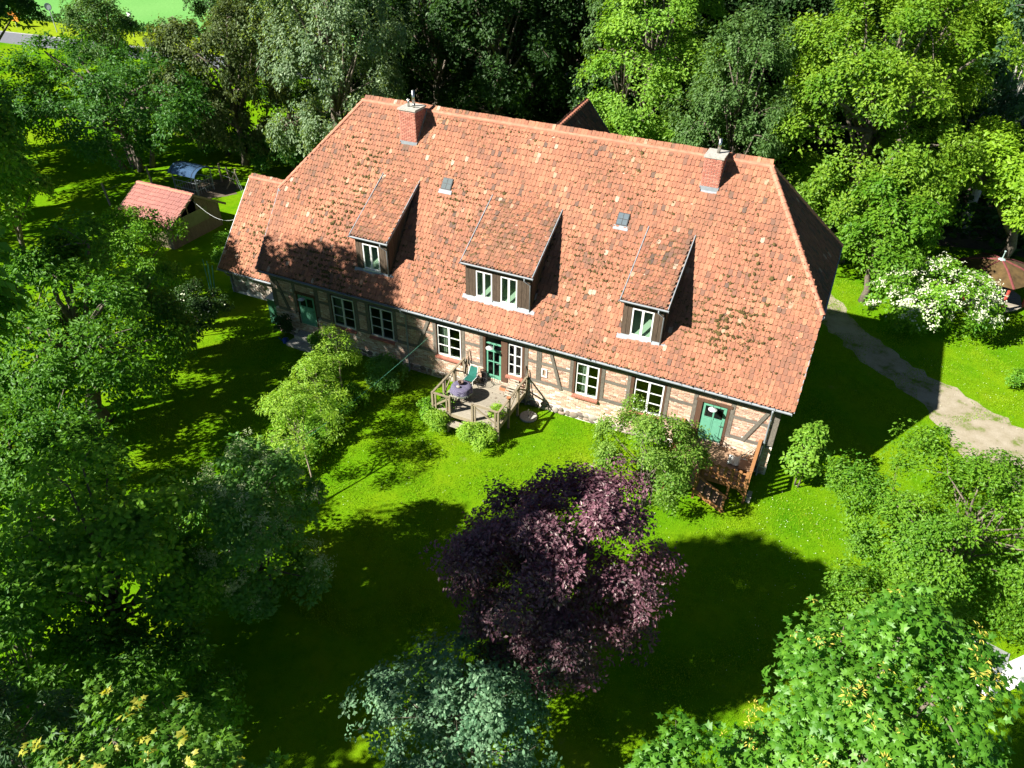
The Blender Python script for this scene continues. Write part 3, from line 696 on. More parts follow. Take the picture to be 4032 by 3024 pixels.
# chimneys
for ci, (a, b, y0, y1, zt) in enumerate(CH):
    zb = ez+K*(y0-ey)-.1
    c = MB().box((a+.012, y0+.012, zb), (b-.012, y1-.012, zt-.08)).build('chimney', M['mortar_pale'], H)
    cm = [MB().add(BV, [(0, 1, 5, 4), (0, 2, 3, 1), (4, 5, 7, 6), (1, 3, 7, 5), (0, 4, 6, 2), (2, 6, 7, 3)], q/4).mesh('brick', M['brick_red']) for q in range(5)]
    nz = int((zt-.08-zb)/.075)
    for j in range(nz):
        z = zb+(j+.5)*.075; o_ = .012 if j >= nz-5 else 0.0
        for axis in (0, 1):
            lo, hi = (a, b) if axis == 0 else (y0, y1)
            for face in ((y0,) if axis == 0 else (b, a)):
                x = lo-(.125 if (j+axis) % 2 else 0)
                while x < hi-.02:
                    q0, q1 = max(x, lo), min(x+.245, hi)
                    if q1-q0 > .03:
                        o = link('brick', random.choice(cm), c)
                        if axis == 0: o.location = Vector(((q0+q1)/2, y0+.006-o_, z))-origin_of(H); o.scale = (q1-q0-.02, .03, .054)
                        else: o.location = Vector((face+(-.006+o_ if face == b else .006-o_), (q0+q1)/2, z))-origin_of(H); o.scale = (.03, q1-q0-.02, .054)
                    x += .25
    MB().prism([(a-.05, y0-.05, zt-.08), (b+.05, y0-.05, zt-.08), (b+.05, y1+.05, zt-.08), (a-.05, y1+.05, zt-.08)], (0, 0, .08)).build('chimney_cap', M['concrete'], c)
    xm, ym = (a+b)/2, (y0+y1)/2
    if ci == 0:
        MB().tube([(xm+.05, ym+.1, zt), (xm+.05, ym+.1, zt+.75)], .075, 12).build('flue_pipe', M['steel'], c, smooth=True)
        MB().tube([(xm-.12, ym-.1, zt), (xm-.12, ym-.1, zt+.38)], .055, 12).build('flue_pipe', M['steel'], c, smooth=True)
        MB().tube([(xm+.2, ym-.15, zt), (xm+.2, ym-.15, zt+.2)], .05, 12).build('flue_pipe', M['steel'], c, smooth=True)
    else:
        MB().tube([(xm+.05, ym+.05, zt), (xm+.05, ym+.05, zt+.62)], .07, 12).build('flue_pipe', M['steel'], c, smooth=True)
    zf = ez+K*(y0-ey)
    MB().box((a-.01, y0-.018, zf+.02), (b+.01, y0-.002, zf+.26)).build('lead_flashing', M['zinc'], c)
    MB().add([(a-.13, y0-.14, zf-.14*K+.09), (b+.08, y0-.14, zf-.14*K+.09), (b+.04, y0-.01, zf+.09), (a-.04, y0-.01, zf+.09)], [(0, 1, 2, 3)]).build('lead_apron', M['zinc'], c)
    for x in (a-.02, b+.02): beamo('lead_flashing', (x, y0, zf+.14), (x, ry, rz+.14), .012, .16, M['zinc'], c, NR)

# ---- left wing (lower roof), back wing
wk = (5.95-1.71)/(5.75-1.79); ws = math.hypot(1, wk)
wr = MB().add([(-12.68, 1.79, 1.71), (-7.1, 1.79, 1.71), (-7.1, 5.75, 5.95), (-12.68, 5.75, 5.95)], [(0, 1, 2, 3)]).add([(-12.68, 9.7, 1.71), (-7.1, 9.7, 1.71), (-7.1, 5.75, 5.95), (-12.68, 5.75, 5.95)], [(0, 1, 2, 3)]).build('wing_roof', M['underlay'], H)
tile_field('tile', (0, 1.79, 1.71), (1, 0, 0), (0, 1/ws, wk/ws), [(-12.68, 0), (-7.1, 0), (-7.1, 3.96*ws), (-12.68, 3.96*ws)], wr, M['tile'], single=60, tmean=.6)
caps((-12.7, 5.75, 5.95), (-7.2, 5.75, 5.95), wr)
beamo('verge_trim', (-12.70, 1.75, 1.72), (-12.70, 5.75, 5.98), .03, .14, M['greywhite'], wr, (0, -wk, 1))
gutter('gutter', -12.75, -7.2, 1.73, 1.70, .065, wr)
MB().tube([(-12.2, 1.73, 1.62), (-12.2, 1.9, 1.35), (-12.2, 2.1, 1.2), (-12.2, 2.1, .1)], .04, 8).build('downpipe', M['zinc'], wr)
ww = MB().box((-12.4, 2.25, 0), (-8.75, 2.5, 1.9)).box((-12.4, 2.25, 0), (-12.2, 9.3, 1.9)).prism([(-12.4, 2.3, 1.9), (-12.4, 9.2, 1.9), (-12.4, 5.75, 5.6)], (.2, 0, 0)).box((-8.75, 2.9, 0), (-7, 3.0, 1.9)).build('wing_wall', M['mortar'], H)
for i in range(60):
    o = link('stone', random.choice(st_m), ww); w = random.uniform(.12, .3)
    o.location = Vector((random.uniform(-12.3, -8.9), 2.24, random.uniform(.05, 1.25)))-origin_of(H); o.scale = (w, .07, w*.7)
for x in (-12.3, -8.75, -7.9): MB().box((x-.08, 2.2, 0.1), (x+.08, 2.36, 1.9)).build('timber_post', M['timber'], H)
MB().box((-12.4, 2.2, 1.78), (-7, 2.3, 1.92)).build('wall_plate', M['timber_h'], H)
A = np.array([5.12, 15.0, 10.5]); B = np.array([5.62, 7.6, 10.5]); dn = np.array([math.cos(R(51)), .066*math.cos(R(51)), -math.sin(R(51))])
bw_r = MB().add([A, B, B+dn*7.5, A+dn*7.5], [(0, 1, 2, 3)]).add([A, B, B+dn*np.array([-1, 1, 1])*7.5, A+dn*np.array([-1, 1, 1])*7.5], [(0, 1, 2, 3)]).build('back_wing_roof', M['underlay'], H)
ub = norm(A-B)
tile_field('tile', A+dn*7.5, ub*1.0, -dn, [(-7.4, 0), (0, 0), (0, 7.5), (-7.4, 7.5)], bw_r, M['tile_dark'], single=40, tmean=.3)
caps(tuple(B), tuple(A), bw_r)
beamo('verge_trim', A+np.array([0, .02, .05]), A+dn*7.5+np.array([0, .02, .05]), .04, .14, M['zinc'], bw_r, (.6, 0, .8))
MB().prism([(1.2, 14.6, 0), (9.0, 14.6, 0), (9.0, 14.6, 5.4), (5.12, 14.6, 10.2), (1.2, 14.6, 5.4)], (0, .2, 0)).build('back_wing_wall', M['mortar'], H)

# moss cushions on the roofs
def moss(O, ux, uv, n, region, parent, size=(.03, .10)):
    O = np.array(O); ux = np.array(ux); uv = np.array(uv); un = np.cross(ux, uv)
    bm = bmesh.new(); bmesh.ops.create_icosphere(bm, subdivisions=1, radius=1.0)
    tv = np.array([v.co[:] for v in bm.verts]); tf = [tuple(v.index for v in f.verts) for f in bm.faces]; bm.free()
    pts = []
    for cx_, cv_, sx_, sv_, w in region:
        k = int(n*w); px = RNG.normal(cx_, sx_, k); pv = RNG.normal(cv_, sv_, k); pv = np.floor(pv/gauge)*gauge+RNG.uniform(-.03, .10, k); pts.append(np.stack([px, pv], 1))
    P = np.concatenate(pts); ex = []
    for k in range(3): ex.append(P+RNG.normal(0, .07, P.shape)*np.array([1.5, .6]))
    P = np.concatenate([P]+[e[:len(e)//2] for e in ex]); n = len(P)
    return P, tv, tf, O, ux, uv, un, size
def put_moss(args, parent, poly, holes=()):
    P, tv, tf, O, ux, uv, un, size = args
    ok = inside(poly, P[:, 0], P[:, 1])
    for h in holes: ok &= ~inside(h, P[:, 0], P[:, 1])
    P = P[ok]; n = len(P); s = RNG.uniform(size[0], size[1], n)*RNG.choice([.45, .6, .8, 1.2], n)
    a = RNG.uniform(0, 6.28, n); Rm = np.zeros((n, 3, 3))
    c, sn = np.cos(a), np.sin(a); asp = RNG.uniform(.35, 1.1, n)
    Rm[:, :, 0] = (c[:, None]*ux+sn[:, None]*uv)*s[:, None]; Rm[:, :, 1] = (-sn[:, None]*ux+c[:, None]*uv)*(s*asp)[:, None]; Rm[:, :, 2] = un*(s*.28)[:, None]
    pos = O+P[:, :1]*ux+P[:, 1:]*uv+un*.075
    scatter_mesh('moss', tv, tf, Rm, pos, RNG.random(n), M['moss'], parent, 'stuff', smooth=True)
put_moss(moss((0, ey, ez), (1, 0, 0), UV, 900, [(6, 4, 8, 3, 2.6), (0, 4, 4, 3, 1.2), (15, 3, 3, 2.5, 1.4)], roof, (.02, .06)), roof, poly, holes)
put_moss(moss((0, ey, ez), (1, 0, 0), UV, 900, [(-2.6, 6.0, .8, .9, .10), (-4.5, 3.0, 1.6, 1.6, .20), (-2.2, 1.2, 1.6, .6, .12), (16.6, 3.2, 1.0, 1.5, .22), (15.8, 1.6, 1.3, .8, .12), (9.5, 3.3, .6, 1.5, .07), (11.2, 5.0, 2.5, 1.5, .05), (6, 4, 7, 3, .22), (2.5, 5, 2.5, 2, .08), (17.5, 6, .8, 1.5, .06)], roof), roof, poly, holes)
put_moss(moss((0, 1.79, 1.71), (1, 0, 0), (0, 1/ws, wk/ws), 300, [(-9.8, 2.8, 1.3, 1.6, 1)], wr), wr, [(-12.6, 0.1), (-7.4, .1), (-7.4, 3.9*ws), (-12.6, 3.9*ws)])
for (a, b, kd), w in zip(DORM, (170, 260, 170)):
    dd = [o for o in H.children if o.name.startswith('dormer')][[x[0] for x in DORM].index(a)]
    sl_ = math.hypot(1, ds)
    put_moss(moss((0, d_y, d_z), (1, 0, 0), (0, 1/sl_, ds/sl_), w, [((a+b)/2, 2.0, (b-a)*.25, 1.0, 1)], dd, (.02, .06)), dd, [(a+.1, .1), (b-.1, .1), (b-.1, 3.6), (a+.1, 3.6)])

# ------------------------------------------------------------------ terrace deck with its furniture
DK = thing('terrace_deck', 'silvered timber terrace with a low cross-braced railing at the garden door', 'deck', (6.6, -1.6, 0))
fz = .80
for k in range(23):
    y = -3.2+k*.138
    MB().box((4.85, y+.010, fz-.035+random.uniform(-.004, .004)), (8.32, y+.128, fz+random.uniform(-.004, .004))).build('plank', M['deckwood'], DK)
for p, q in (((4.87, -3.18), (8.3, -3.18)), ((8.29, -3.15), (8.29, -.05)), ((4.88, -3.15), (4.88, -.05)), ((6.6, -3.15), (6.6, -.05))):
    beamo('joist', (*p, fz-.12), (*q, fz-.12), .05, .16, M['railwood'], DK)
step = MB()
for k in range(3): MB().box((5.85, -3.66+k*.145, .40), (6.98, -3.525+k*.145, .44)).build('step_plank', M['deckwood'], DK)
for x in (5.9, 6.93): MB().box((x-.03, -3.64, 0), (x+.03, -3.25, .395)).build('step_support', M['railwood'], DK)
def post(x, y, z1=1.74, z0=0): MB().box((x-.05, y-.05, z0), (x+.05, y+.05, z1)).build('post', M['railwood'], DK)
def rail(p, q, cross=True, flip=False):
    (x0, y0), (x1, y1) = p, q; z1 = 1.70; z0 = fz+.10
    beamo('handrail', (x0, y0, z1), (x1, y1, z1), .10, .045, M['railwood'], DK)
    a, b = (z0, z1-.06) if not flip else (z1-.06, z0)
    beamo('brace', (x0, y0, a), (x1, y1, b), .035, .075, M['railwood'], DK)
lp = [(4.87, -3.18), (4.87, -2.12), (4.87, -1.08), (4.87, -.08)]
rp = [(8.32, -3.18), (8.32, -2.12), (8.32, -1.08), (8.32, -.08)]
for P_ in (lp, rp):
    for x, y in P_: post(x, y)
    for i in range(3): rail(P_[i], P_[i+1], flip=(i % 2 == 0))
post(5.78, -3.18); post(6.98, -3.18)
rail(lp[0], (5.78, -3.18)); rail((6.98, -3.18), rp[0], flip=True)
for x in (5.62, 7.12, 5.03, 8.16): MB().box((x-.035, -3.21, fz+.0), (x+.035, -3.15, 1.675)).build('baluster', M['railwood'], DK)
for P_ in (lp, rp):
    for i in range(1, 3): MB().box((P_[i][0]-.03, P_[i][1]+.13, fz), (P_[i][0]+.03, P_[i][1]+.19, 1.675)).build('baluster', M['railwood'], DK)
beamo('lower_rail', (8.32, -3.18, fz+.06), (8.32, -.08, fz+.06), .04, .07, M['railwood'], DK)
# table, cloth, pot, stone
tx, ty, th = 5.73, -1.93, 1.53
T = thing('garden_table', 'round garden table under the fringed cloth on the terrace', 'table', (tx, ty, fz))
MB().lathe((tx, ty, th-.035), [(.01, 0), (.44, 0), (.44, .025), (.01, .025)], 24).build('tabletop', M['railwood'], T)
for a in (.5, 2.07, 3.64, 5.21): beamo('leg', (tx+.16*math.cos(a), ty+.16*math.sin(a), th-.04), (tx+.42*math.cos(a), ty+.42*math.sin(a), fz+.003), .045, .045, M['railwood'], T)
def b_cloth(t):
    pos = geo_pos(t); sp = N(t, 'ShaderNodeSeparateXYZ'); t.links.new(pos, sp.inputs[0])
    w1 = math_(t, 'FRACT', math_(t, 'MULTIPLY', math_(t, 'ADD', sp.outputs[0], math_(t, 'MULTIPLY', sp.outputs[1], .35)), 17.0))
    w2 = math_(t, 'FRACT', math_(t, 'MULTIPLY', math_(t, 'SUBTRACT', sp.outputs[1], math_(t, 'MULTIPLY', sp.outputs[0], .35)), 30.0))
    c = ramp(t, w1, [(0.0, (0.02, 0.022, 0.07)), (0.45, (0.045, 0.04, 0.10)), (0.5, (0.36, 0.35, 0.38)), (0.62, (0.33, 0.31, 0.35)), (0.66, (0.10, 0.04, 0.12)), (1, (0.04, 0.04, 0.12))])
    return prin(t, mixc(t, math_(t, 'MULTIPLY', math_(t, 'GREATER_THAN', w2, .7), .35), c, (0.45, 0.45, 0.55)), .95, .1)
M['cloth'] = mat('striped_cloth', b_cloth)
n = 48; v = [(tx, ty, th+.004)]; f = []
for j, (r, z) in enumerate(((.30, .006), (.47, .004), (.50, -.05), (.53, -.17), (.55, -.26))):
    for k in range(n):
        a = 2*math.pi*k/n; w = 1+(.05*math.sin(7*a)+.03*math.sin(13*a+1))*max(0, j-1)/3
        v.append((tx+r*w*math.cos(a), ty+r*w*math.sin(a), th+z-(.03*math.sin(5*a) if j == 4 else 0)))
for k in range(n): f.append((0, 1+k, 1+(k+1) % n))
for j in range(4):
    for k in range(n): f.append((1+j*n+k, 1+(j+1)*n+k, 1+(j+1)*n+(k+1) % n, 1+j*n+(k+1) % n))
cl = MB().add(v, f).build('tablecloth', M['cloth'], smooth=True); tag(cl, 'purple and white striped tablecloth with a ruffled fringe on the round terrace table', 'tablecloth')
fr = MB()
for k in range(110):
    a = 2*math.pi*k/110; x, y = tx+.56*math.cos(a), ty+.56*math.sin(a); z = th-.25
    fr.tube([(x, y, z), (x+random.gauss(0, .015), y+random.gauss(0, .015), z-.09)], .007, 3)
fr.build('fringe', M['curtain'], cl)['kind'] = 'stuff'
M['clay'] = m_simple('terracotta', (.42, .17, .08), .85); M['darkclay'] = m_simple('dark_clay', (.12, .07, .05), .6)
pot = MB().lathe((tx-.08, ty+.10, th+.006), [(.0, 0), (.09, 0), (.13, .14), (.145, .15), (.125, .15), (.10, .03), (0, .03)], 20).build('plant_pot', M['darkclay'], smooth=True); tag(pot, 'dark empty clay bowl standing in the middle of the round table', 'pot')
bl = MB().blob((tx-.06, ty-.18, th+.05), (.11, .08, .06), 2, jit=.06).build('stone', M['stone'], smooth=True); tag(bl, 'pale rounded stone lying on the striped tablecloth', 'stone')
# green chair
M['teal'] = m_simple('teal_canvas', (.010, .12, .09), .8)
ch = thing('garden_chair', 'white framed garden chair with green fabric behind the round table', 'chair', (5.55, -.75, fz))
cx, cy = 5.6, -.75
MB().prism([(cx-.22, cy-.3, fz+.42), (cx+.24, cy-.3, fz+.42), (cx+.24, cy+.18, fz+.38), (cx-.22, cy+.18, fz+.38)], (0, 0, .02)).build('seat', M['teal'], ch)
MB().prism([(cx-.22, cy+.18, fz+.40), (cx+.24, cy+.18, fz+.40), (cx+.2, cy+.36, fz+.84), (cx-.18, cy+.36, fz+.84)], (0, .02, 0)).build('backrest', M['teal'], ch)
for s in (-.24, .26):
    MB().tube([(cx+s, cy-.32, fz+.01), (cx+s, cy-.28, fz+.43), (cx+s, cy+.2, fz+.41), (cx+s*.8, cy+.39, fz+.87)], .016, 6).build('frame', M['white'], ch)
    MB().tube([(cx+s, cy-.1, fz+.42), (cx+s, cy+.3, fz+.01)], .016, 6).build('leg', M['white'], ch)
MB().tube([(cx-.24*.8, cy+.39, fz+.87), (cx, cy+.41, fz+.90), (cx+.26*.8, cy+.39, fz+.87)], .016, 6).build('top_rail', M['white'], ch)
# iron basket, boots, planter, folding chair
bk = thing('iron_basket', 'round dark iron basket chair beside the green garden chair', 'basket', (6.12, -.62, fz))
for k in range(9):
    a = math.pi*k/8; MB().tube([(6.12+.2*math.cos(a), -.62+.2*math.sin(a), fz), (6.12+.3*math.cos(a), -.62+.3*math.sin(a), fz+.28), (6.12+.26*math.cos(a), -.56+.3*math.sin(a), fz+.62)], .01, 5).build('bar', M['black'], bk)
for r, z in ((.2, .02), (.3, .28), (.26, .62)):
    MB().tube([(6.12+r*math.cos(a), -.62+(.06 if z > .6 else 0)+r*math.sin(a), fz+z) for a in np.linspace(0, 2*math.pi, 18)], .013, 5).build('hoop', M['black'], bk)
bt = thing('rubber_boots', 'pair of dark rubber boots standing left of the glazed garden door', 'boots', (6.0, -.16, fz))
for x in (5.95, 6.09):
    MB().tube([(x, -.14, fz+.36), (x, -.14, fz+.09)], [.06, .055], 8).blob((x, -.22, fz+.05), (.05, .14, .05), 1).build('boot', M['black'], bt)
pb = thing('planter_box', 'orange terracotta planter box under the narrow window by the garden door', 'planter', (7.35, -.42, fz))
MB().box((7.08, -.55, fz+.002), (7.62, -.33, fz+.17)).build('trough', M['clay'], pb)
MB().box((7.11, -.52, fz+.171), (7.59, -.36, fz+.178)).build('soil', M['soil'], pb)
fc = thing('folding_chair', 'folded grey slatted garden chair leaning on the terrace wall', 'chair', (7.75, -.35, fz))
for s in (7.5, 7.95): beamo('frame', (s, -.95, fz+.02), (s, -.10, fz+.62), .03, .04, M['deckwood'], fc)
for k in range(7): beamo('slat', (7.5, -.85+k*.11, fz+.10+k*.077), (7.95, -.85+k*.11, fz+.10+k*.077), .07, .015, M['deckwood'], fc, (0, -.6, .8))
pp = thing('flower_pot', 'terracotta pot on top of the right terrace railing post', 'pot', (8.32, -2.12, 1.745))
MB().lathe((8.32, -2.12, 1.745), [(0, 0), (.06, 0), (.09, .09), (.1, .1), (.08, .1), (0, .08)], 16).build('bowl', M['clay'], pp)
for i, (x, y, l) in enumerate(((7.95, -2.62, 'terracotta pot with green plant in the front right terrace corner'), (5.35, -2.75, 'brown pot by the left terrace railing beside the table'), (5.62, -3.0, 'small clay pot at the terrace opening near the left post'))):
    o = thing('flower_pot', l, 'pot', (x, y, fz)); r = (.17, .16, .1)[i]
    MB().lathe((x, y, fz+.002), [(0, 0), (r*.7, 0), (r, r*1.5), (r*1.08, r*1.6), (r*.9, r*1.6), (0, r*1.4)], 16).build('bowl', M['clay'], o)
ub_ = thing('parasol_base', 'round concrete parasol base with a steel pipe beside the terrace', 'parasol base', (8.85, -.95, 0))
MB().lathe((8.85, -.95, 0.003), [(0, .10), (.40, .09), (.43, .07), (.43, 0)], 28).build('disc', M['concrete'], ub_)
MB().tube([(8.85, -.95, .09), (8.85, -.95, .48)], .035, 10).build('pipe', M['steel'], ub_)
for i, (x, z, l, m_) in enumerate(((8.22, 2.3, 'long brown pole leaning on the wall by the right end of the terrace', 'timber_brown'), (8.36, 2.1, 'thin wooden stick leaning beside the long brown pole', 'railwood'), (4.98, 2.2, 'grey garden rake leaning on the wall left of the garden door', 'deckwood'), (5.12, 2.3, 'slim garden hoe leaning right of the grey rake', 'railwood'))):
    o = beamo('garden_pole', (x, -.30, fz+.003), (x+.03, -.05, z), .035, .035, M[m_]); tag(o, l, 'pole', 'poles leaning on the house wall')
lf = MB()
for k in range(34):
    x, y = random.uniform(6.2, 8.0), random.uniform(-2.4, -.6); a = random.uniform(0, 6); r = random.uniform(.02, .045)
    lf.add([(x+r*math.cos(a), y+r*math.sin(a), fz+.008), (x-r*math.sin(a)*.6, y+r*math.cos(a)*.6, fz+.02), (x-r*math.cos(a), y-r*math.sin(a), fz+.008), (x+r*math.sin(a)*.6, y-r*math.cos(a)*.6, fz+.012)], [(0, 1, 2, 3)])
tag(lf.build('fallen_leaves', M['timber_brown']), 'scattered dry brown leaves on the terrace boards', 'leaves', kind='stuff')

# ------------------------------------------------------------------ right porch with stairs
PO = thing('porch', 'orange stained wooden porch with stairs at the right green door', 'porch', (18.0, -1.2, 0))
pz = .90; px0, px1, pyf = 16.0, 19.45, -2.2
for k in range(16):
    y = pyf+k*.137; MB().box((px0, y+.003, pz-.035), (px1-.03, y+.133, pz+random.uniform(-.003, .003))).build('plank', M['porchfloor'], PO)
beamo('beam', (px0, pyf-.02, pz-.13), (px1, pyf-.02, pz-.13), .05, .19, M['porchwood'], PO); beamo('beam', (px1-.02, pyf, pz-.13), (px1-.02, -.05, pz-.13), .05, .19, M['porchwood'], PO)
for x, y in ((px1-.04, pyf+.02), (px1-.04, -.1), (17.45, pyf+.02), (16.05, -.1), (16.05, pyf)):
    MB().box((x-.055, y-.055, 0), (x+.055, y+.055, pz+.96 if y != -.1 or x > 17 else pz+.9)).build('post', M['porchwood'], PO)
beamo('knee_brace', (px1-.05, pyf, .42), (px1-.55, pyf, .82), .06, .06, M['porchwood'], PO)
def board(x, w, ztop, y=pyf-.055): MB().prism([(x-w/2, y, pz-.08), (x+w/2, y, pz-.08), (x+w/2, y, ztop-.03), (x+w*.3, y, ztop), (x-w*.3, y, ztop), (x-w/2, y, ztop-.03)], (0, .026, 0)).build('baluster', M['porchwood'], PO)
for k in range(7): board(17.56+k*.295, .135, pz+.86-.04*math.sin(k/6*math.pi))
for z in (pz+.18, pz+.68): beamo('rail', (17.45, pyf, z), (px1-.04, pyf, z), .035, .07, M['porchwood'], PO)
beamo('handrail', (px1-.04, pyf-.05, pz+.97), (px1-.04, -.04, pz+.97), .14, .04, M['porchwood'], PO)
for k in range(6): MB().box((px1-.05, pyf+.22+k*.31, pz-.02), (px1-.022, pyf+.38+k*.31, pz+.945)).build('baluster', M['porchwood'], PO)
beamo('handrail', (16.05, pyf-.05, pz+.95), (16.05, -.04, pz+.95), .12, .04, M['porchwood'], PO)
for k in range(6): MB().box((16.03, pyf+.15+k*.31, pz-.02), (16.056, pyf+.28+k*.31, pz+.925)).build('baluster', M['porchwood'], PO)
for k in range(7): MB().box((16.1, -3.1+k*.127, pz-.034), (17.45, -2.98+k*.127, pz+.0)).build('plank', M['porchfloor'], PO)
for k in range(4):
    x = 17.5+k*.31; z = pz-.2-k*.19; 
    for j in range(2): MB().box((x+j*.145, -3.12, z-.035), (x+.138+j*.145, -2.27, z)).build('tread', M['porchfloor'], PO)
for y in (-3.13, -2.27): beamo('stringer', (17.4, y, .74), (18.78, y, -.0), .045, .2, M['porchwood'], PO)
MB().box((16.1, -3.1, 0), (16.2, -3.0, pz-.04)).build('post', M['porchwood'], PO)
for y in (-3.14, -2.30):
    MB().box((17.38, y-.05, .3), (17.48, y+.05, 1.62)).build('post', M['porchwood'], PO); MB().box((18.66, y-.045, 0), (18.75, y+.045, .88)).build('post', M['porchwood'], PO)
    beamo('handrail', (17.40, y, 1.62), (18.75, y, .86), .10, .04, M['porchwood'], PO)
MB().lathe((17.43, -3.14, 1.62), [(0, .03), (.09, .025), (.09, 0)], 14).build('post_cap', M['porchwood'], PO)
gs = MB()
for k in range(9): 
    gs.add([(18.35+k*.09, -1.1+.03*(k % 2), pz+.02+.03*(k % 3)), (18.44+k*.09, -1.1, pz+.02+.03*((k+1) % 3)), (18.40+k*.09, -.5, pz+.05+.03*((k+1) % 3)), (18.32+k*.09, -.5, pz+.04+.03*(k % 3))], [(0, 1, 2, 3)])
tag(gs.build('dust_sheet', M['greywhite']), 'crumpled grey sheet spread on the porch boards', 'sheet')
cbx = thing('wooden_box', 'low brown wooden box in the porch corner by the railing', 'box', (19.1, -1.1, pz))
MB().box((18.86, -1.45, pz+.002), (19.32, -.85, pz+.25)).build('body', M['porchwood'], cbx); MB().box((18.84, -1.47, pz+.252), (19.34, -.83, pz+.28)).build('lid', M['porchfloor'], cbx)
for i, (p, q, l) in enumerate((((18.75, -.45, pz+.02), (19.32, -.07, pz+.62), 'grey batten leaning in the porch corner nearest the door'), ((18.95, -.42, pz+.02), (19.38, -.07, pz+.66), 'grey batten leaning in the porch corner beside the railing'), ((18.35, -1.75, pz+.02), (18.95, -1.72, pz+.02), 'dark batten lying along the front porch railing'), ((18.3, -1.55, pz+.02), (18.9, -1.3, pz+.02), 'white batten lying on the porch boards by the grey sheet'))):
    o = beamo('batten', p, q, .05, .03, M['white'] if i == 3 else (M['black'] if i == 2 else M['deckwood'])); tag(o, l, 'batten', 'battens stored on the porch')
cb = MB().box((19.5, -2.1, .003), (19.68, -1.65, .30)).build('concrete_block', M['concrete']); tag(cb, 'grey concrete block on the grass beside the porch post', 'block')

# ------------------------------------------------------------------ left door steps, cabinet, can, stakes
stp = thing('stone_steps', 'worn grey stone steps at the left green door', 'steps', (-4.8, -.5, 0))
MB().prism([(-5.45, -.62, .2), (-4.05, -.66, .2), (-4.0, -.02, .2), (-5.4, -.02, .2)], (0, 0, .26)).build('slab', M['concrete'], stp)
MB().prism([(-5.65, -1.12, .0), (-4.78, -1.14, .0), (-4.76, -.55, .0), (-5.6, -.55, .0)], (0, 0, .19)).build('slab', M['concrete'], stp)
MB().prism([(-4.74, -1.16, .0), (-3.9, -1.10, .0), (-3.92, -.55, .0), (-4.74, -.55, .0)], (0, 0, .185)).build('slab', M['concrete'], stp)
M['cabgreen'] = m_simple('cabinet_green', (.05, .18, .10), .6); M['cablid'] = m_simple('cabinet_lid', (.32, .45, .42), .5)
cbn = thing('green_cabinet', 'tall green cabinet with a pale lid at the left house corner', 'cabinet', (-7.55, .75, 0))
MB().box((-7.95, .4, .0), (-7.12, 1.1, 1.62)).build('body', M['cabgreen'], cbn); MB().prism([(-8.0, .32, 1.62), (-7.08, .32, 1.62), (-7.08, 1.15, 1.72), (-8.0, 1.15, 1.72)], (0, 0, .035)).build('lid', M['cablid'], cbn)
MB().box((-7.9, .385, .1), (-7.56, .398, 1.55)).build('door', M['cabgreen'], cbn); MB().box((-7.52, .385, .1), (-7.17, .398, 1.55)).build('door', M['cabgreen'], cbn)
M['blue'] = m_simple('blue_plastic', (.03, .08, .42), .4)
wc = thing('watering_can', 'blue watering can beside the stone steps', 'watering can', (-5.9, -.9, 0))
MB().lathe((-5.9, -.9, .003), [(0, 0), (.13, 0), (.12, .26), (.07, .29), (0, .29)], 16).build('body', M['blue'], wc)
MB().tube([(-6.0, -.95, .08), (-6.22, -1.02, .32)], [.03, .02], 8).build('spout', M['blue'], wc); MB().tube([(-5.8, -.86, .05), (-5.68, -.82, .2), (-5.75, -.84, .33), (-5.88, -.9, .33)], .016, 6).build('handle', M['blue'], wc)
M['stakegreen'] = m_simple('stake_green', (.08, .30, .20), .5)
for i, (x, y, dx_, l) in enumerate(((-13.3, 1.3, -.32, 'left'), (-13.22, 1.36, -.16, 'second'), (-13.12, 1.25, -.1, 'third'), (-13.02, 1.34, .02, 'right'))):
    o = beamo('garden_stake', (x, y, 0), (x+dx_, y+.3, 2.2-.1*i), .05, .05, M['stakegreen'])
    tag(o, {'left': 'green garden stake leaning farthest out from the low left wing', 'second': 'second green garden stake from the outer one by the left wing', 'third': 'third green garden stake, inner side, by the left wing', 'right': 'upright green garden stake nearest the low left wing'}[l], 'stake', 'green stakes by the left wing')

# ------------------------------------------------------------------ shed, hay feeder, fence, cable
SH = thing('garden_shed', 'small board shed with red tiled gable roof behind the apple tree', 'shed', (-20.5, 6, 0))
sx0, sx1, syf, syr, syb, szr, sze = -24.5, -19.45, 4.5, 7.1, 9.7, 3.05, 1.55
sk_ = (szr-sze)/(syr-syf); ssl = math.hypot(1, sk_)
sr = MB().add([(sx0, syf, sze), (sx1, syf, sze), (sx1, syr, szr), (sx0, syr, szr)], [(0, 1, 2, 3)]).add([(sx0, syb, sze), (sx1, syb, sze), (sx1, syr, szr), (sx0, syr, szr)], [(0, 1, 2, 3)]).build('roof', M['underlay'], SH)
tile_field('tile', (0, syf, sze), (1, 0, 0), (0, 1/ssl, sk_/ssl), [(sx0, 0), (sx1, 0), (sx1, (syr-syf)*ssl), (sx0, (syr-syf)*ssl)], sr, M['pantile'], single=100, tw=.21, gg=.31, tsd=.12, tmean=.6)
caps((sx0, syr, szr), (sx1, syr, szr), sr)
for x in (sx0, sx1): 
    for s, ye in ((1, syf), (-1, syb)): beamo('bargeboard', (x, ye-.05*s, sze-.03), (x, syr, szr+.02), .03, .16, M['oldboard'], SH, (0, -sk_*s, 1))
y = syf+.35
gx = sx1-.35
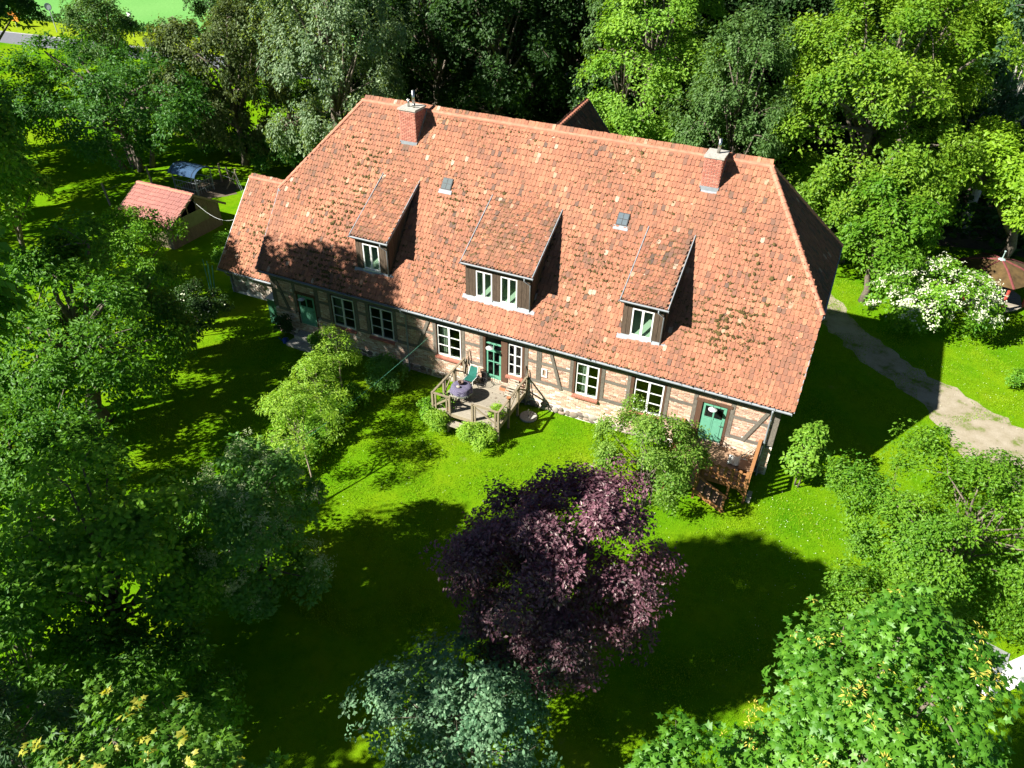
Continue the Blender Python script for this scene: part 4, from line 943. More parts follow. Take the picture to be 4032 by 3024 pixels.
while y < syb-.3:
    w = random.uniform(.17, .24); y2 = min(y+w, syb-.3); zt = sze+sk_*min((y+y2)/2-syf, syb-(y+y2)/2)-.08
    zt2 = zt
    if 5.9 < y < 7.3: zt2 = 1.75
    MB().box((gx-.03, y+.006, 0), (gx+random.uniform(-.01, .01), y2-.006, zt2)).build('board', M['oldboard'], SH); y = y2
MB().box((gx+.005, 6.55, 1.7), (gx+.03, 6.65, 2.75)).build('stud', M['oldboard'], SH)
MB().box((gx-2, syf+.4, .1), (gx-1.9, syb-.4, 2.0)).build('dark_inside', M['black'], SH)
M['ply'] = m_simple('green_weathered_ply', (.15, .17, .07), .9, vary=.2, scale=2)
MB().box((gx+.03, 5.75, .95), (gx+.06, 8.25, 1.88)).build('panel', M['ply'], SH)
sw = MB().box((gx+.02, 5.32, .8), (gx+.05, 5.74, 1.7)).build('window', M['white'], SH)
for z in (.86, 1.29): MB().box((gx+.051, 5.37, z), (gx+.056, 5.69, z+.36)).build('pane', M['black'], sw)
MB().box((sx0+.3, syf+.35, 0), (gx-.04, syf+.42, sze+.05)).box((sx0+.3, syb-.42, 0), (gx-.04, syb-.35, sze+.05)).box((sx0+.3, syf+.42, 0), (sx0+.36, syb-.42, 1.9)).build('side_wall', M['oldboard'], SH)
M['bluesheet'] = m_simple('blue_corrugated_sheet', (.10, .19, .33), .35, metal=.2, vary=.1)
HF = thing('hay_feeder', 'metal hay feeder with an arched blue corrugated roof behind the shed', 'hay feeder', (-26, 13.3, 0))
fx0, fx1, fy0, fy1 = -27.3, -25.0, 12.45, 14.1
for x in (fx0, fx1):
    for y in (fy0, fy1): MB().tube([(x, y, 0), (x, y, 1.75)], .035, 6).build('post', M['zinc'], HF)
for z in (.45, 1.0): 
    for p, q in (((fx0, fy0), (fx1, fy0)), ((fx1, fy0), (fx1, fy1)), ((fx1, fy1), (fx0, fy1)), ((fx0, fy1), (fx0, fy0))): MB().tube([(*p, z), (*q, z)], .025, 6).build('rail', M['zinc'], HF)
for k in range(9):
    x = fx0+(k+.5)*(fx1-fx0)/9; MB().tube([(x, fy0, .1), (x, fy0, 1.0)], .014, 5).build('bar', M['zinc'], HF)
for k in range(7):
    y = fy0+(k+.5)*(fy1-fy0)/7; MB().tube([(fx1, y, .1), (fx1, y, 1.3)], .014, 5).build('bar', M['zinc'], HF)
rf = MB(); nx, na = 64, 9; vs = []
for i in range(nx+1):
    for j in range(na):
        a = math.pi*(.12+.76*j/(na-1)); r = 1.12+.018*math.cos(i*math.pi)
        vs.append((fx0-.2+(fx1-fx0+.4)*i/nx, (fy0+fy1)/2-r*math.cos(a), 1.25+r*.72*math.sin(a)))
rf.add(vs, [(i*na+j, (i+1)*na+j, (i+1)*na+j+1, i*na+j+1) for i in range(nx) for j in range(na-1)]).build('roof', M['bluesheet'], HF)
for x in (fx0+.1, fx1-.1): MB().tube([(x, (fy0+fy1)/2-1.15*math.cos(a), 1.27+1.15*.72*math.sin(a)) for a in np.linspace(.12*math.pi, .88*math.pi, 9)], .02, 5).build('roof_hoop', M['black'], HF)
tag(MB().add([(-25.5+2.6*math.cos(a)*random.uniform(.8, 1.1), 14.2+1.9*math.sin(a)*random.uniform(.8, 1.1), .005) for a in np.linspace(0, 6.1, 24)], [tuple(range(24))]).build('bare_ground', M['soil']), kind='structure')
fps = [(-29.6, 8.2, 1.7, -.2, 'beside the shed roof on its outer side'), (-29.7, 12.4, 1.6, -.2, 'left of the hay feeder'), (-25.6, 15.6, 1.5, 0, 'just behind the arched feeder roof'), (-23.6, 15.2, 1.5, .05, 'right of the feeder, braced by a strut'), (-24.7, 15.7, 1.3, -.25, 'leaning left of the braced one'), (-13.0, 6.4, 1.6, 0, 'above the ridge end of the low left wing')]
for x, y, h, dx_, l in fps:
    o = MB().tube([(x, y, 0), (x+dx_, y, h)], [.09, .075], 7).build('fence_post', M['post']); tag(o, 'weathered wooden fence post '+l, 'fence post', 'wooden posts of the paddock fence')
o = beamo('fence_strut', (-24.2, 14.6, 0), (-23.6, 15.15, 1.2), .08, .08, M['post']); tag(o, 'slanting wooden strut propping the paddock fence post', 'strut')
fw_ = MB()
for z in (.6, 1.2):
    for (a, b) in (((-29.6, 8.2), (-29.7, 12.4)), ((-29.7, 12.4), (-25.6, 15.6)), ((-25.6, 15.6), (-23.6, 15.2)), ((-23.6, 15.2), (-13, 6.4))): fw_.tube([(*a, z), (*b, z)], .008, 4)
tag(fw_.build('fence_wire', M['zinc']), 'thin wires strung between the paddock fence posts', 'wire')
pts = [(-19.7+7.0*t, 7.1-2.2*t-.0, 2.75+1.2*t-.9*math.sin(math.pi*t)) for t in np.linspace(0, 1, 14)]
tag(MB().tube(pts, .009, 5).build('cable', M['greywhite']), 'white cable sagging from the shed gable to the low left wing', 'cable')
pts = [(3.2-1.9*t, -.04-9.1*t, 2.75-1.35*t-.15*math.sin(math.pi*t)) for t in np.linspace(0, 1, 12)]
tag(MB().tube(pts, .006, 4).build('clothesline', M['stakegreen']), 'thin green clothesline from the house wall to the young tree', 'clothesline')

# ------------------------------------------------------------------ roadside signs
M['signgrey'] = m_simple('sign_back_grey', (.40, .44, .47), .5, vary=.08)
rs = thing('road_sign', 'round grey backed road sign on a leaning pole at the field edge', 'road sign', (-84, 47.2, 0))
MB().tube([(-84, 47.2, 0), (-84.3, 47.3, 3.3)], .06, 6).build('pole', M['signgrey'], rs)
vd = Vector((.55, -.8, 0)); c0 = Vector((-84.3, 47.25, 3.15)); u_ = Vector((.8, .55, 0))
MB().prism([c0+u_*.42*math.cos(a)+Vector((0, 0, .42*math.sin(a))) for a in np.linspace(0, 2*math.pi, 20, endpoint=False)], vd*.03).build('disc', M['signgrey'], rs)
MB().tube([c0+vd*.03+u_*.43*math.cos(a)+Vector((0, 0, .43*math.sin(a))) for a in np.linspace(0, 2*math.pi, 20)], .045, 5).build('rim', M['tramline'] if 0 else m_simple('sign_rim', (.09, .10, .16), .5), rs)
ds_ = thing('direction_sign', 'pair of small white direction boards on a thin pole by the field', 'road sign', (-72.9, 50.3, 0))
MB().tube([(-72.9, 50.3, 0), (-73.2, 50.4, 3.0)], .05, 6).build('pole', M['signgrey'], ds_)
MB().prism([(-73.2, 50.3, 2.45), (-72.3, 50.0, 2.5), (-72.3, 50.0, 2.9), (-73.2, 50.3, 2.95)], (0, -.03, 0)).build('board', M['white'], ds_)
MB().prism([(-73.2, 50.5, 2.45), (-73.6, 51.3, 2.5), (-73.6, 51.3, 2.9), (-73.2, 50.5, 2.95)], (-.03, 0, 0)).build('board', M['white'], ds_)
M['orange'] = m_simple('orange_sign', (.75, .25, .02), .6)
og = thing('warning_marker', 'orange roadside marker on a post at the far left', 'marker', (-91.5, 46.8, 0))
MB().tube([(-91.5, 46.8, 0), (-91.5, 46.8, 1.5)], .06, 6).build('pole', M['signgrey'], og); MB().box((-92.4, 46.7, .8), (-90.7, 46.78, 2.1)).build('board', M['orange'], og)

# ------------------------------------------------------------------ gazebo at the right edge
GZ = thing('gazebo', 'open hexagonal gazebo with red posts and a mossy brown roof', 'gazebo', (29.45, 22.3, 0))
gx_, gy_, gr = 29.45, 22.3, 2.0
ang = [math.atan2(-.94, .33)+k*math.pi/3 for k in range(6)]
gp = [(gx_+gr*math.cos(a), gy_+gr*math.sin(a)) for a in ang]
M['redpaint'] = m_simple('red_paint', (.42, .06, .045), .6); M['gazroof'] = m_simple('mossy_felt', (.10, .062, .022), .95, vary=.45, scale=2.2); M['shingle_red'] = m_simple('red_felt', (.17, .045, .045), .9)
for k in range(12):
    t0, t1 = -gr+k*.39, -gr+k*.39+.37
    c = MB(); xs_ = []
    for t in (t0+.01, t1):
        h = min(gr*.95, math.sqrt(max(.01, 1-(abs(t)/gr)**2))*gr*1.02); xs_.append(h)
    MB().prism([(gx_-xs_[0], gy_+t0+.01, .22), (gx_+xs_[0], gy_+t0+.01, .22), (gx_+xs_[1], gy_+t1, .22), (gx_-xs_[1], gy_+t1, .22)], (0, 0, .05)).build('plank', M['deckwood'], GZ)
for k in range(6):
    p, q = gp[k], gp[(k+1) % 6]
    beamo('floor_rim', (*p, .13), (*q, .13), .06, .24, M['porchfloor'], GZ); beamo('eave_beam', (*p, 1.95), (*q, 1.95), .1, .14, M['redpaint'], GZ)
    MB().tube([(*p, .1), (*p, 1.95)], .09, 8).build('post', M['redpaint'], GZ)
    pe = [Vector((gx_+(x-gx_)*1.18, gy_+(y-gy_)*1.18, 1.92)) for x, y in (p, q)]; pm_ = [Vector((gx_+(x-gx_)*.55, gy_+(y-gy_)*.55, 2.42)) for x, y in (p, q)]; ap = Vector((gx_, gy_, 2.68))
    MB().add([pe[0], pe[1], pm_[1], pm_[0], ap], [(0, 1, 2, 3), (3, 2, 4)]).build('roof_panel', M['gazroof'], GZ)
    MB().tube([pe[0], pm_[0], ap], .06, 5).build('hip_strip', M['shingle_red'], GZ)
MB().lathe((gx_, gy_, 2.66), [(.22, 0), (.18, .05), (.03, .1), (.025, .5), (.07, .54), (0, .6)], 10).build('finial', M['cablid'], GZ)
gt = thing('patio_table', 'small dark table standing inside the red gazebo', 'table', (gx_-.4, gy_-.3, .27))
MB().lathe((gx_-.4, gy_-.3, .95), [(0, .03), (.5, .03), (.5, 0), (0, 0)], 16).build('tabletop', M['black'], gt)
for a in (0, 1.57, 3.14, 4.71): beamo('leg', (gx_-.4+.3*math.cos(a), gy_-.3+.3*math.sin(a), .275), (gx_-.4+.35*math.cos(a), gy_-.3+.35*math.sin(a), .95), .03, .03, M['cablid'], gt)
# white cloths on the lawn at the right
def clothsheet(c, w, l, h, rot, label):
    nx, ny = 14, 12; vs = []
    for i in range(nx+1):
        for j in range(ny+1):
            u, v_ = (i/nx-.5), (j/ny-.5); r = 1-min(1, max(abs(u), abs(v_))*2)
            z = .02+h*min(1, r*1.6)+.03*math.sin(9*u+5*v_)*r+random.uniform(0, .015)
            x, y = u*w, v_*l; vs.append((c[0]+x*math.cos(rot)-y*math.sin(rot), c[1]+x*math.sin(rot)+y*math.cos(rot), z))
    o = MB().add(vs, [(i*(ny+1)+j, (i+1)*(ny+1)+j, (i+1)*(ny+1)+j+1, i*(ny+1)+j+1) for i in range(nx) for j in range(ny)]).build('white_sheet', M['white'], smooth=True)
    tag(o, label, 'sheet', 'white sheets on the lawn'); return o
clothsheet((28.35, -6.7, 0), 1.3, 2.8, .5, -.25, 'larger white cloth draped over something low behind the sycamore leaves')
clothsheet((29.55, -6.15, 0), .8, 1.9, .12, -.75, 'smaller white cloth lying flat on the lawn at the right edge')

# ------------------------------------------------------------------ trees and plants
def tmpl(kind):
    if kind == 'q': return np.array([(0, 0, 0), (-.30, .45, .10), (0, 1, -.06), (.30, .45, .10)]), [(0, 3, 2), (0, 2, 1)]
    if kind == 'slim': return np.array([(0, 0, 0), (-.15, .42, .05), (0, 1, -.14), (.15, .42, .05)]), [(0, 3, 2), (0, 2, 1)]
    if kind == 'oval': return np.array([(0, 0, 0), (-.25, .3, .07), (-.22, .68, .05), (0, 1, -.10), (.22, .68, .05), (.25, .3, .07)]), [(0, 5, 1), (5, 4, 2), (5, 2, 1), (4, 3, 2)]
    if kind == 'maple':
        p = [(0, 0), (-.42, -.02), (-.26, .22), (-.57, .42), (-.20, .52), (0, 1.0), (.20, .52), (.57, .42), (.26, .22), (.42, -.02)]
        v = [(x, y, .06*abs(x)-.16*max(0, y-.5)**2*2-.25*max(0, abs(x)-.3)) for x, y in p]+[(0, .32, .05)]
        return np.array(v), [(10, (i+1) % 10, i) for i in range(10)]
def frames(nrm, along):
    z = norm(nrm); y = norm(along-np.sum(along*z, 1, keepdims=True)*z); x = np.cross(y, z)
    return np.stack([x, y, z], axis=2)
def lobes_of(C, Rr, n, lr, rng, flat=.35):
    C = np.array(C, float); Rr = np.array(Rr, float)
    n = max(6, int(n*1.0)); m = Rr.mean()
    i = np.arange(n)+.5; zz = 1-(1+flat)*i/n; ph = np.arccos(np.clip(zz, -1, 1)); th = math.pi*(1+5**.5)*i+rng.uniform(0, 6)
    d = norm(np.stack([np.cos(th)*np.sin(ph), np.sin(th)*np.sin(ph), np.cos(ph)], 1)+rng.normal(0, .30, (n, 3)))
    rad = lr*1.1*m*rng.uniform(.55, 1.25, n)
    cen = C+d*np.maximum(.1, (Rr-rad[:, None]*.80))*rng.uniform(.78, 1.14, (n, 1))
    return np.vstack([cen, C[None]]), np.append(rad, m*.6), np.vstack([d, [[0, 0, 1]]])
TRI = [0]
def crown(parent, C, Rr, ncl, nlf, leaf, m, kind='q', nl=12, lr=.46, cr=.5, seed=1, weep=0.0, flat=.35, name='crown', squash=.8, upright=0.0, low=-.55, single=0, tint_by_h=0.0, spray=.28, tmean=.5, gapcut=-.75, shoot=.45):
    rng = np.random.default_rng(seed)
    cen, rad, dd = lobes_of(C, Rr, nl, lr, rng, flat)
    pr = rad**2; pr = pr/pr.sum(); k = ncl*3; nb = 13
    out_l = norm(cen-np.array(C)+np.array([0, 0, .25*Rr[2]]))
    bd = rng.normal(0, 1, (len(rad), nb, 3))*.85+out_l[:, None]*.75; bd = norm(bd)
    bd[..., 2] = np.where(bd[..., 2] < low, -bd[..., 2]*.5, bd[..., 2]); bl_ = rng.uniform(.70, 1.0, (len(rad), nb))+rng.random((len(rad), nb))**3*shoot
    bt = rng.normal(0, .13, (len(rad), nb))
    li = rng.choice(len(rad), k, p=pr); bi = rng.integers(0, nb, k)
    u_ = .38+.62*rng.random(k)**.8
    d = norm(bd[li, bi]+rng.normal(0, .26, (k, 3))*(1.15-.55*u_)[:, None])
    pos = cen[li]+d*(rad[li]*bl_[li, bi]*u_)[:, None]*np.array([1, 1, squash])
    q = np.min(np.where(np.arange(len(rad))[None] == li[:, None], 9, np.linalg.norm((pos[:, None]-cen[None])/np.array([1, 1, squash]), axis=2)/rad[None]), axis=1)
    ok = (q > .62) | (rng.random(k) < .12); ok &= pos[:, 2] > .12
    kk = 2*math.pi/max(.5, 1.5*np.median(rad)); gap = sum(np.sin(pos @ (norm(rng.normal(0, 1, 3))*kk*f_)+rng.uniform(0, 6)) for f_ in (1, 1.3, 1.8))
    ok = (q > .78) | (rng.random(k) < .10); ok &= pos[:, 2] > .12; ok &= gap > gapcut
    idx = np.where(ok)[0][:ncl]; pos = pos[idx]; d = d[idx]; li = li[idx]; bi = bi[idx]; u_ = u_[idx]; n = len(pos)
    out = norm(pos-np.array(C)); nrm = norm(out*.55+d*.5+np.array([0, 0, .75])+rng.normal(0, .22, (n, 3)))
    F = frames(nrm, rng.normal(0, 1, (n, 3))); cs = cr*rng.uniform(.6, 1.3, n)*(1.12-.45*u_)
    ct = rng.normal(tmean, .10, n)+bt[li, bi]+tint_by_h*(pos[:, 2]-C[2])/Rr[2]
    m_ = n*nlf; r = np.sqrt(rng.random((n, nlf)))*cs[:, None]; a = rng.uniform(0, 6.283, (n, nlf))
    lx, ly = r*np.cos(a), r*np.sin(a); lz = rng.normal(0, spray, (n, nlf))*cs[:, None]-.5*r**2/np.maximum(cs[:, None], .01)+.2*cs[:, None]
    P = pos[:, None]+np.einsum('nij,nkj->nki', F, np.stack([lx, ly, lz], 2))
    if weep:
        t = rng.random((n, nlf)); P = pos[:, None]+np.einsum('nij,nkj->nki', F, np.stack([lx*.45, ly*.45, lz], 2)); P[..., 2] -= t*weep*rng.uniform(.4, 1.3, (n, 1))
    outl = np.einsum('nij,nkj->nki', F, np.stack([np.cos(a), np.sin(a), rng.normal(-.35, .3, (n, nlf))], 2))
    nl_ = norm(nrm[:, None]*1.0+rng.normal(0, .48, (n, nlf, 3))+np.array([0, 0, .2+upright]))
    if weep: outl = outl*.5+np.array([0, 0, -.9])
    P = P.reshape(-1, 3); Fm = frames(nl_.reshape(-1, 3), outl.reshape(-1, 3)+rng.normal(0, .25, (m_, 3)))
    sz = leaf*rng.uniform(.65, 1.25, m_); tint = np.clip(np.repeat(ct, nlf)+rng.normal(0, .17, m_), 0, 1)
    keep = P[:, 2] > .03
    P, Fm, sz, tint = P[keep], Fm[keep], sz[keep], tint[keep]
    tv, tf = tmpl(kind); TRI[0] += len(P)*sum(len(f)-2 for f in tf)
    sel = np.zeros(len(P), bool)
    ob = None
    if single:
        u = (P-CAM) @ _r/((P-CAM) @ _f); w = (P-CAM) @ _u/((P-CAM) @ _f)
        vis = (np.abs(u) < .67) & (np.abs(w) < .50); sc = dist_cam(P)-sz*30+np.where(vis, 0, 1e3)-4*(Fm[:, :, 2]*norm(CAM-P)).sum(1)
        sel[np.argsort(sc)[:single]] = True
    ob = scatter_mesh(name, tv, tf, Fm[~sel]*sz[~sel][:, None, None], P[~sel], tint[~sel], m, parent)
    if single:
        ms = [MB().add(tv, tf, (q+.5)/6).mesh('leaf', m) for q in range(6)]
        off = origin_of(parent)
        for i in np.where(sel)[0]:
            o = link('leaf', ms[min(5, int(tint[i]*6))], ob); mm = Matrix((Fm[i]*sz[i]).tolist()).to_4x4(); mm.translation = Vector(P[i])-off; o.matrix_basis = mm
    return ob, cen, rad, pos
def trunk(parent, base, C, cen, rad, r0, m, pos=None, twigs=60, seed=0, stems=1, lean=(0, 0), fork=.35):
    rng = random.Random(seed); mb = MB(); b = Vector(base); C = Vector(C); top = max(c[2] for c in cen)
    for s in range(stems):
        off = Vector((rng.uniform(-.5, .5), rng.uniform(-.5, .5), 0))*(0 if stems == 1 else r0*4)
        tp = Vector((C.x+off.x*3, C.y+off.y*3, C.z+(top-C.z)*.6)); n = 7; pts = []
        for i in range(n+1):
            t = i/n; p = (b+off).lerp(tp, t); p += Vector((rng.uniform(-1, 1), rng.uniform(-1, 1), 0))*r0*.9*(t*(1-t)*4)
            p.x += lean[0]*math.sin(t*math.pi); p.y += lean[1]*math.sin(t*math.pi); pts.append(p)
        mb.tube(pts, [r0/(stems**.5)*(1-.82*i/n)*(1.25 if i == 0 else 1) for i in range(n+1)], 8)
    for i, c in enumerate(cen):
        c = Vector(c); t = fork+rng.uniform(0, .45); st = b.lerp(Vector((C.x, C.y, C.z+(top-C.z)*.6)), t)
        if c.z < st.z: st = b.lerp(Vector((C.x, C.y, C.z)), max(.15, min(.9, (c.z-b.z)/(C.z-b.z+.01)*.8)))
        mid = st.lerp(c, .5)+Vector((rng.uniform(-.3, .3), rng.uniform(-.3, .3), rng.uniform(-.1, .4)))*rad[i]*.4
        mb.tube([st, mid, c], [r0*.38, r0*.24, r0*.10], 6)
    if pos is not None and len(pos):
        idx = rng.sample(range(len(pos)), min(twigs, len(pos)))
        for k in idx:
            p = Vector(pos[k]); j = min(range(len(cen)), key=lambda q: (Vector(cen[q])-p).length); c = Vector(cen[j])
            mb.tube([c, c.lerp(p, .5)+Vector((0, 0, .08*rad[j])), p], [r0*.11, r0*.07, r0*.03], 4, cap=False)
    return mb.build('trunk', m, parent, smooth=True)
def tree(name, label, cat, base, C, Rr, ncl, nlf, leaf, m, r0=.25, bark='bark', group=None, stems=1, twigs=60, seed=1, lean=(0, 0), fork=.35, **kw):
    o = thing(name, label, cat, (base[0], base[1], 0), group)
    cr_, cen, rad, pos = crown(o, C, Rr, ncl, nlf, leaf, m, seed=seed, **kw)
    trunk(o, (base[0], base[1], 0), C, cen, rad, r0, M[bark], pos, twigs, seed, stems, lean, fork)
    return o
def copy_tree(o, loc, rot, label, scale=1.0, group=None):
    c = o.copy(); COL.objects.link(c); c.location = loc; c.rotation_euler = (0, 0, rot); c.scale = (scale,)*3; c['label'] = label
    for ch in o.children:
        d = ch.copy(); COL.objects.link(d); d.parent = c
    return c
LF = {}
def L(n, lo, hi, tr=(1.6, 1.5, .45), tm=.42, gl=.014): LF[n] = m_leaf('leaf_'+n, lo, hi, tr, tm, gl)
L('hazel', (.024, .10, .014), (.08, .20, .03)); L('olive', (.05, .085, .022), (.115, .15, .05)); L('silver', (.07, .135, .055), (.21, .29, .15), gl=.025)
L('forest', (.015, .048, .010), (.042, .095, .02)); L('robinia', (.045, .11, .022), (.10, .18, .05)); L('bright', (.09, .22, .014), (.21, .36, .04))
L('birch', (.055, .13, .025), (.115, .20, .06)); L('maple', (.07, .175, .008), (.20, .32, .022)); L('lime', (.13, .26, .012), (.22, .36, .02))
L('elm', (.028, .11, .008), (.11, .255, .018)); L('purple', (.022, .009, .016), (.20, .085, .115), (1.6, .5, .5), .22, .04)
L('lilac', (.065, .20, .03), (.16, .33, .07)); L('dogwood', (.06, .15, .072), (.15, .26, .135), (1.1, 1.2, .8), .25, .02)
L('sycamore', (.035, .14, .007), (.12, .28, .022), gl=.025); L('fieldmaple', (.04, .13, .010), (.125, .245, .03)); L('youngtip', (.25, .27, .03), (.42, .40, .06))
L('shrub', (.05, .17, .008), (.18, .35, .022)); L('hornbeam', (.05, .155, .008), (.15, .29, .018)); L('hawthorn', (.06, .16, .012), (.21, .33, .05)); L('flower', (.40, .45, .28), (.66, .68, .52), (1, 1, 1), .2, .0)
L('panicle', (.38, .48, .22), (.60, .68, .38), (1, 1, .8), .3, 0); L('cherry', (.14, .30, .018), (.34, .50, .07)); L('conifer', (.03, .085, .03), (.07, .14, .06))
L('seed', (.40, .36, .06), (.6, .5, .10), (1, 1, .6), .3, 0); L('rose', (.02, .06, .015), (.06, .12, .03))
GB = 'trees of the wood behind the house'
# --- background, left to right
tree('hazel_tree', 'broad dark green many-stemmed tree left of the arched hay feeder', 'tree', (-34, 14.5), (-34.3, 14.6, 5.2), (9.2, 7.2, 5.4), 1250, 25, .28, LF['hazel'], .5, stems=6, nl=22, lr=.36, cr=.75, seed=11, low=-.8, flat=.9)
tree('hazel_tree', 'rounded green tree at the left edge beyond the lawn', 'tree', (-44, 9.5), (-44, 9.5, 5.2), (5.2, 5, 4.6), 600, 24, .27, LF['hazel'], .35, stems=4, nl=12, lr=.42, cr=.75, seed=12, low=-.8, flat=.8)
tree('hazel_tree', 'taller green tree at the left edge above the shed', 'tree', (-36.5, 3), (-36.5, 3, 7.0), (4.4, 4.4, 5.2), 560, 26, .27, LF['hazel'], .3, nl=14, lr=.44, cr=.75, seed=48, low=-.8, flat=.8)
tree('roadside_tree', 'slim pointed green tree in front of the grain field', 'tree', (-49, 27), (-49, 27, 6.4), (3.4, 3.4, 4.8), 420, 22, .26, LF['birch'], .25, nl=12, lr=.42, cr=.65, seed=13)
tree('roadside_bush', 'rounded bush on the road verge below the direction boards', 'bush', (-60, 34.5), (-60, 34.5, 2.3), (4.5, 3.5, 2.6), 300, 20, .28, LF['hazel'], .15, stems=4, nl=10, lr=.45, cr=.7, seed=14, low=-.8)
tree('oak_tree', 'dark broad tree overhanging the road in the far left corner', 'tree', (-60, 20), (-59.5, 20.5, 9), (6.5, 6, 5.5), 520, 20, .4, LF['forest'], .5, nl=16, lr=.42, cr=1.0, seed=15)
tree('olive_tree', 'tall olive-green tree with drooping twigs left of the silver birch', 'tree', (-26.5, 19.5), (-26.5, 19.5, 7.2), (5.6, 5.2, 7.4), 1300, 26, .26, LF['olive'], .3, 'bark', nl=26, lr=.38, cr=.7, seed=16, weep=.9, flat=.9, low=-.9, twigs=30)
tree('understory_bush', 'dark green bush between the olive-green tree and the silver birch', 'bush', (-21.5, 19.5), (-21.5, 19.5, 2.0), (3.6, 2.4, 2.1), 360, 24, .24, LF['hazel'], .1, stems=4, nl=12, lr=.45, cr=.6, seed=92, low=-.8, flat=.8)
tree('understory_bush', 'green bush at the foot of the broad dark tree above the feeder', 'bush', (-29.5, 20.5), (-29.5, 20.5, 2.0), (3.6, 2.4, 2.2), 360, 24, .24, LF['hazel'], .1, stems=4, nl=12, lr=.45, cr=.6, seed=93, low=-.8, flat=.8)
tree('garden_shrub', 'leafy shrub squeezed between the shed and the low left wing', 'shrub', (-14.6, 4.6), (-14.6, 4.6, 1.3), (.9, 1.1, 1.3), 150, 20, .15, LF['shrub'], .05, stems=3, nl=8, lr=.5, cr=.35, seed=94, low=-.8)
tree('silver_birch', 'silvery grey weeping birch behind the left end of the roof', 'tree', (-16.8, 19.8), (-16.2, 19.6, 10), (6.0, 5.4, 9.9), 1600, 30, .25, LF['silver'], .35, 'bark', nl=28, lr=.38, cr=.75, seed=17, weep=1.3, flat=.9, low=-.9, twigs=15)
f1 = tree('forest_tree', 'dark leafy tree of the wood directly behind the left chimney', 'tree', (-7.5, 29), (-7.5, 29, 10.5), (5.6, 5.4, 9.6), 1150, 22, .32, LF['forest'], .35, group=GB, nl=22, lr=.38, cr=.9, seed=18, flat=.8, low=-.9)
f2 = tree('forest_tree', 'tall dark tree of the wood above the middle of the ridge', 'tree', (0.5, 33), (.5, 33, 11), (6, 5.6, 10.5), 1150, 22, .33, LF['forest'], .4, group=GB, nl=22, lr=.38, cr=.9, seed=19, flat=.8, low=-.9)
for i, (x, y, s, r, src, lb) in enumerate(((-20, 37, 1.05, 1.2, f1, 'dark wood tree far behind the silver birch'), (-9, 39, 1.15, 2.2, f2, 'dark wood tree in the second row behind the left chimney'), (6, 40, 1.15, .7, f1, 'dark wood tree in the second row above the back wing'), (-1, 46, 1.2, 4.0, f2, 'dark wood tree in the rear row above the ridge'), (14, 44, 1.2, 5.1, f2, 'dark wood tree in the rear row behind the bright ash'), (-30, 40, .95, 3.3, f2, 'dark wood tree at the left end of the wood'), (25, 48, 1.2, 1.9, f1, 'dark wood tree behind the yellow-green maple'), (36, 45, 1.1, 2.9, f2, 'dark wood tree at the right end of the wood'), (-14, 48, 1.2, .3, f1, 'dark wood tree deepest behind the birch'), (8.5, 30.5, .62, .9, f1, 'low dark wood tree close behind the back wing gable'), (46, 40, 1.1, .2, f1, 'dark wood tree beyond the right picture edge'), (-42, 45, .8, 1.0, f1, 'dark wood tree near the road at the left'))):
    copy_tree(src, (x, y, 0), r, lb, s)
for i, (x, y, s, r, src, lb) in enumerate(((-39, 35, .75, 2.2, f1, 'dark wood tree between the broad dark tree and the road'), (-31, 31, .8, 3.9, f2, 'dark wood tree just behind the olive-green tree'), (-22.5, 28, .8, .5, f1, 'dark wood tree between the olive-green tree and the birch'), (-14, 30, .9, 2.0, f2, 'dark wood tree just behind the silver birch'), (-4, 36, 1.1, 3.3, f1, 'dark wood tree in the second row behind the ridge middle'), (3, 45, 1.2, .9, f1, 'dark wood tree in the rear row left of the robinia'), (9.5, 36, 1.1, 2.4, f2, 'dark wood tree in the second row behind the robinia'), (-22, 46, 1.1, 4.4, f2, 'dark wood tree in the rear row left of the birch'), (17, 36, 1.05, 5.5, f1, 'dark wood tree behind the bright ash and birch'), (-6, 57, 1.3, 1.5, f2, 'dark wood tree farthest back above the left chimney'), (10, 56, 1.3, 2.5, f1, 'dark wood tree farthest back above the back wing'), (-18, 58, 1.3, 3.5, f1, 'dark wood tree farthest back above the birch'), (36, 58, 1.3, 4.5, f2, 'dark wood tree farthest back at the right'), (22, 58, 1.3, 5.2, f2, 'dark wood tree farthest back above the maple'))):
    copy_tree(src, (x, y, 0), r, lb, s)
tree('robinia_tree', 'feathery mid-green tree with hanging pale blossom above the back wing', 'tree', (3.5, 27.5), (3.6, 27, 13.5), (3.9, 3.6, 6.2), 520, 26, .22, LF['robinia'], .3, nl=15, lr=.40, cr=.85, seed=20, weep=.5)
tree('ash_tree', 'bright light green tree right of the back wing gable', 'tree', (6.3, 23.5), (6.5, 23.2, 10.3), (4.4, 4.0, 9.0), 1400, 32, .23, LF['bright'], .35, nl=28, lr=.36, cr=.7, seed=21, flat=.9, low=-.85)
tree('birch_tree', 'soft grey-green birch between the bright ash and the maple', 'tree', (12.8, 20.4), (12.7, 20.2, 9.0), (3.7, 3.5, 6.8), 900, 30, .20, LF['birch'], .22, 'bark', nl=20, lr=.40, cr=.7, seed=22, weep=1.0, flat=.9, low=-.9)
tree('maple_tree', 'large yellow-green maple rising behind the right chimney', 'tree', (20.5, 23.5), (20.4, 23.2, 9.9), (6.6, 6, 9), 2100, 33, .23, LF['maple'], .5, nl=34, lr=.33, cr=.75, seed=23, flat=.9, low=-.85, twigs=140)
tree('maple_tree', 'yellow-green maple at the top edge behind the large one', 'tree', (23, 38), (23, 37.5, 12.5), (6, 5.5, 8), 650, 24, .32, LF['maple'], .5, nl=22, lr=.38, cr=.9, seed=24, flat=.8)
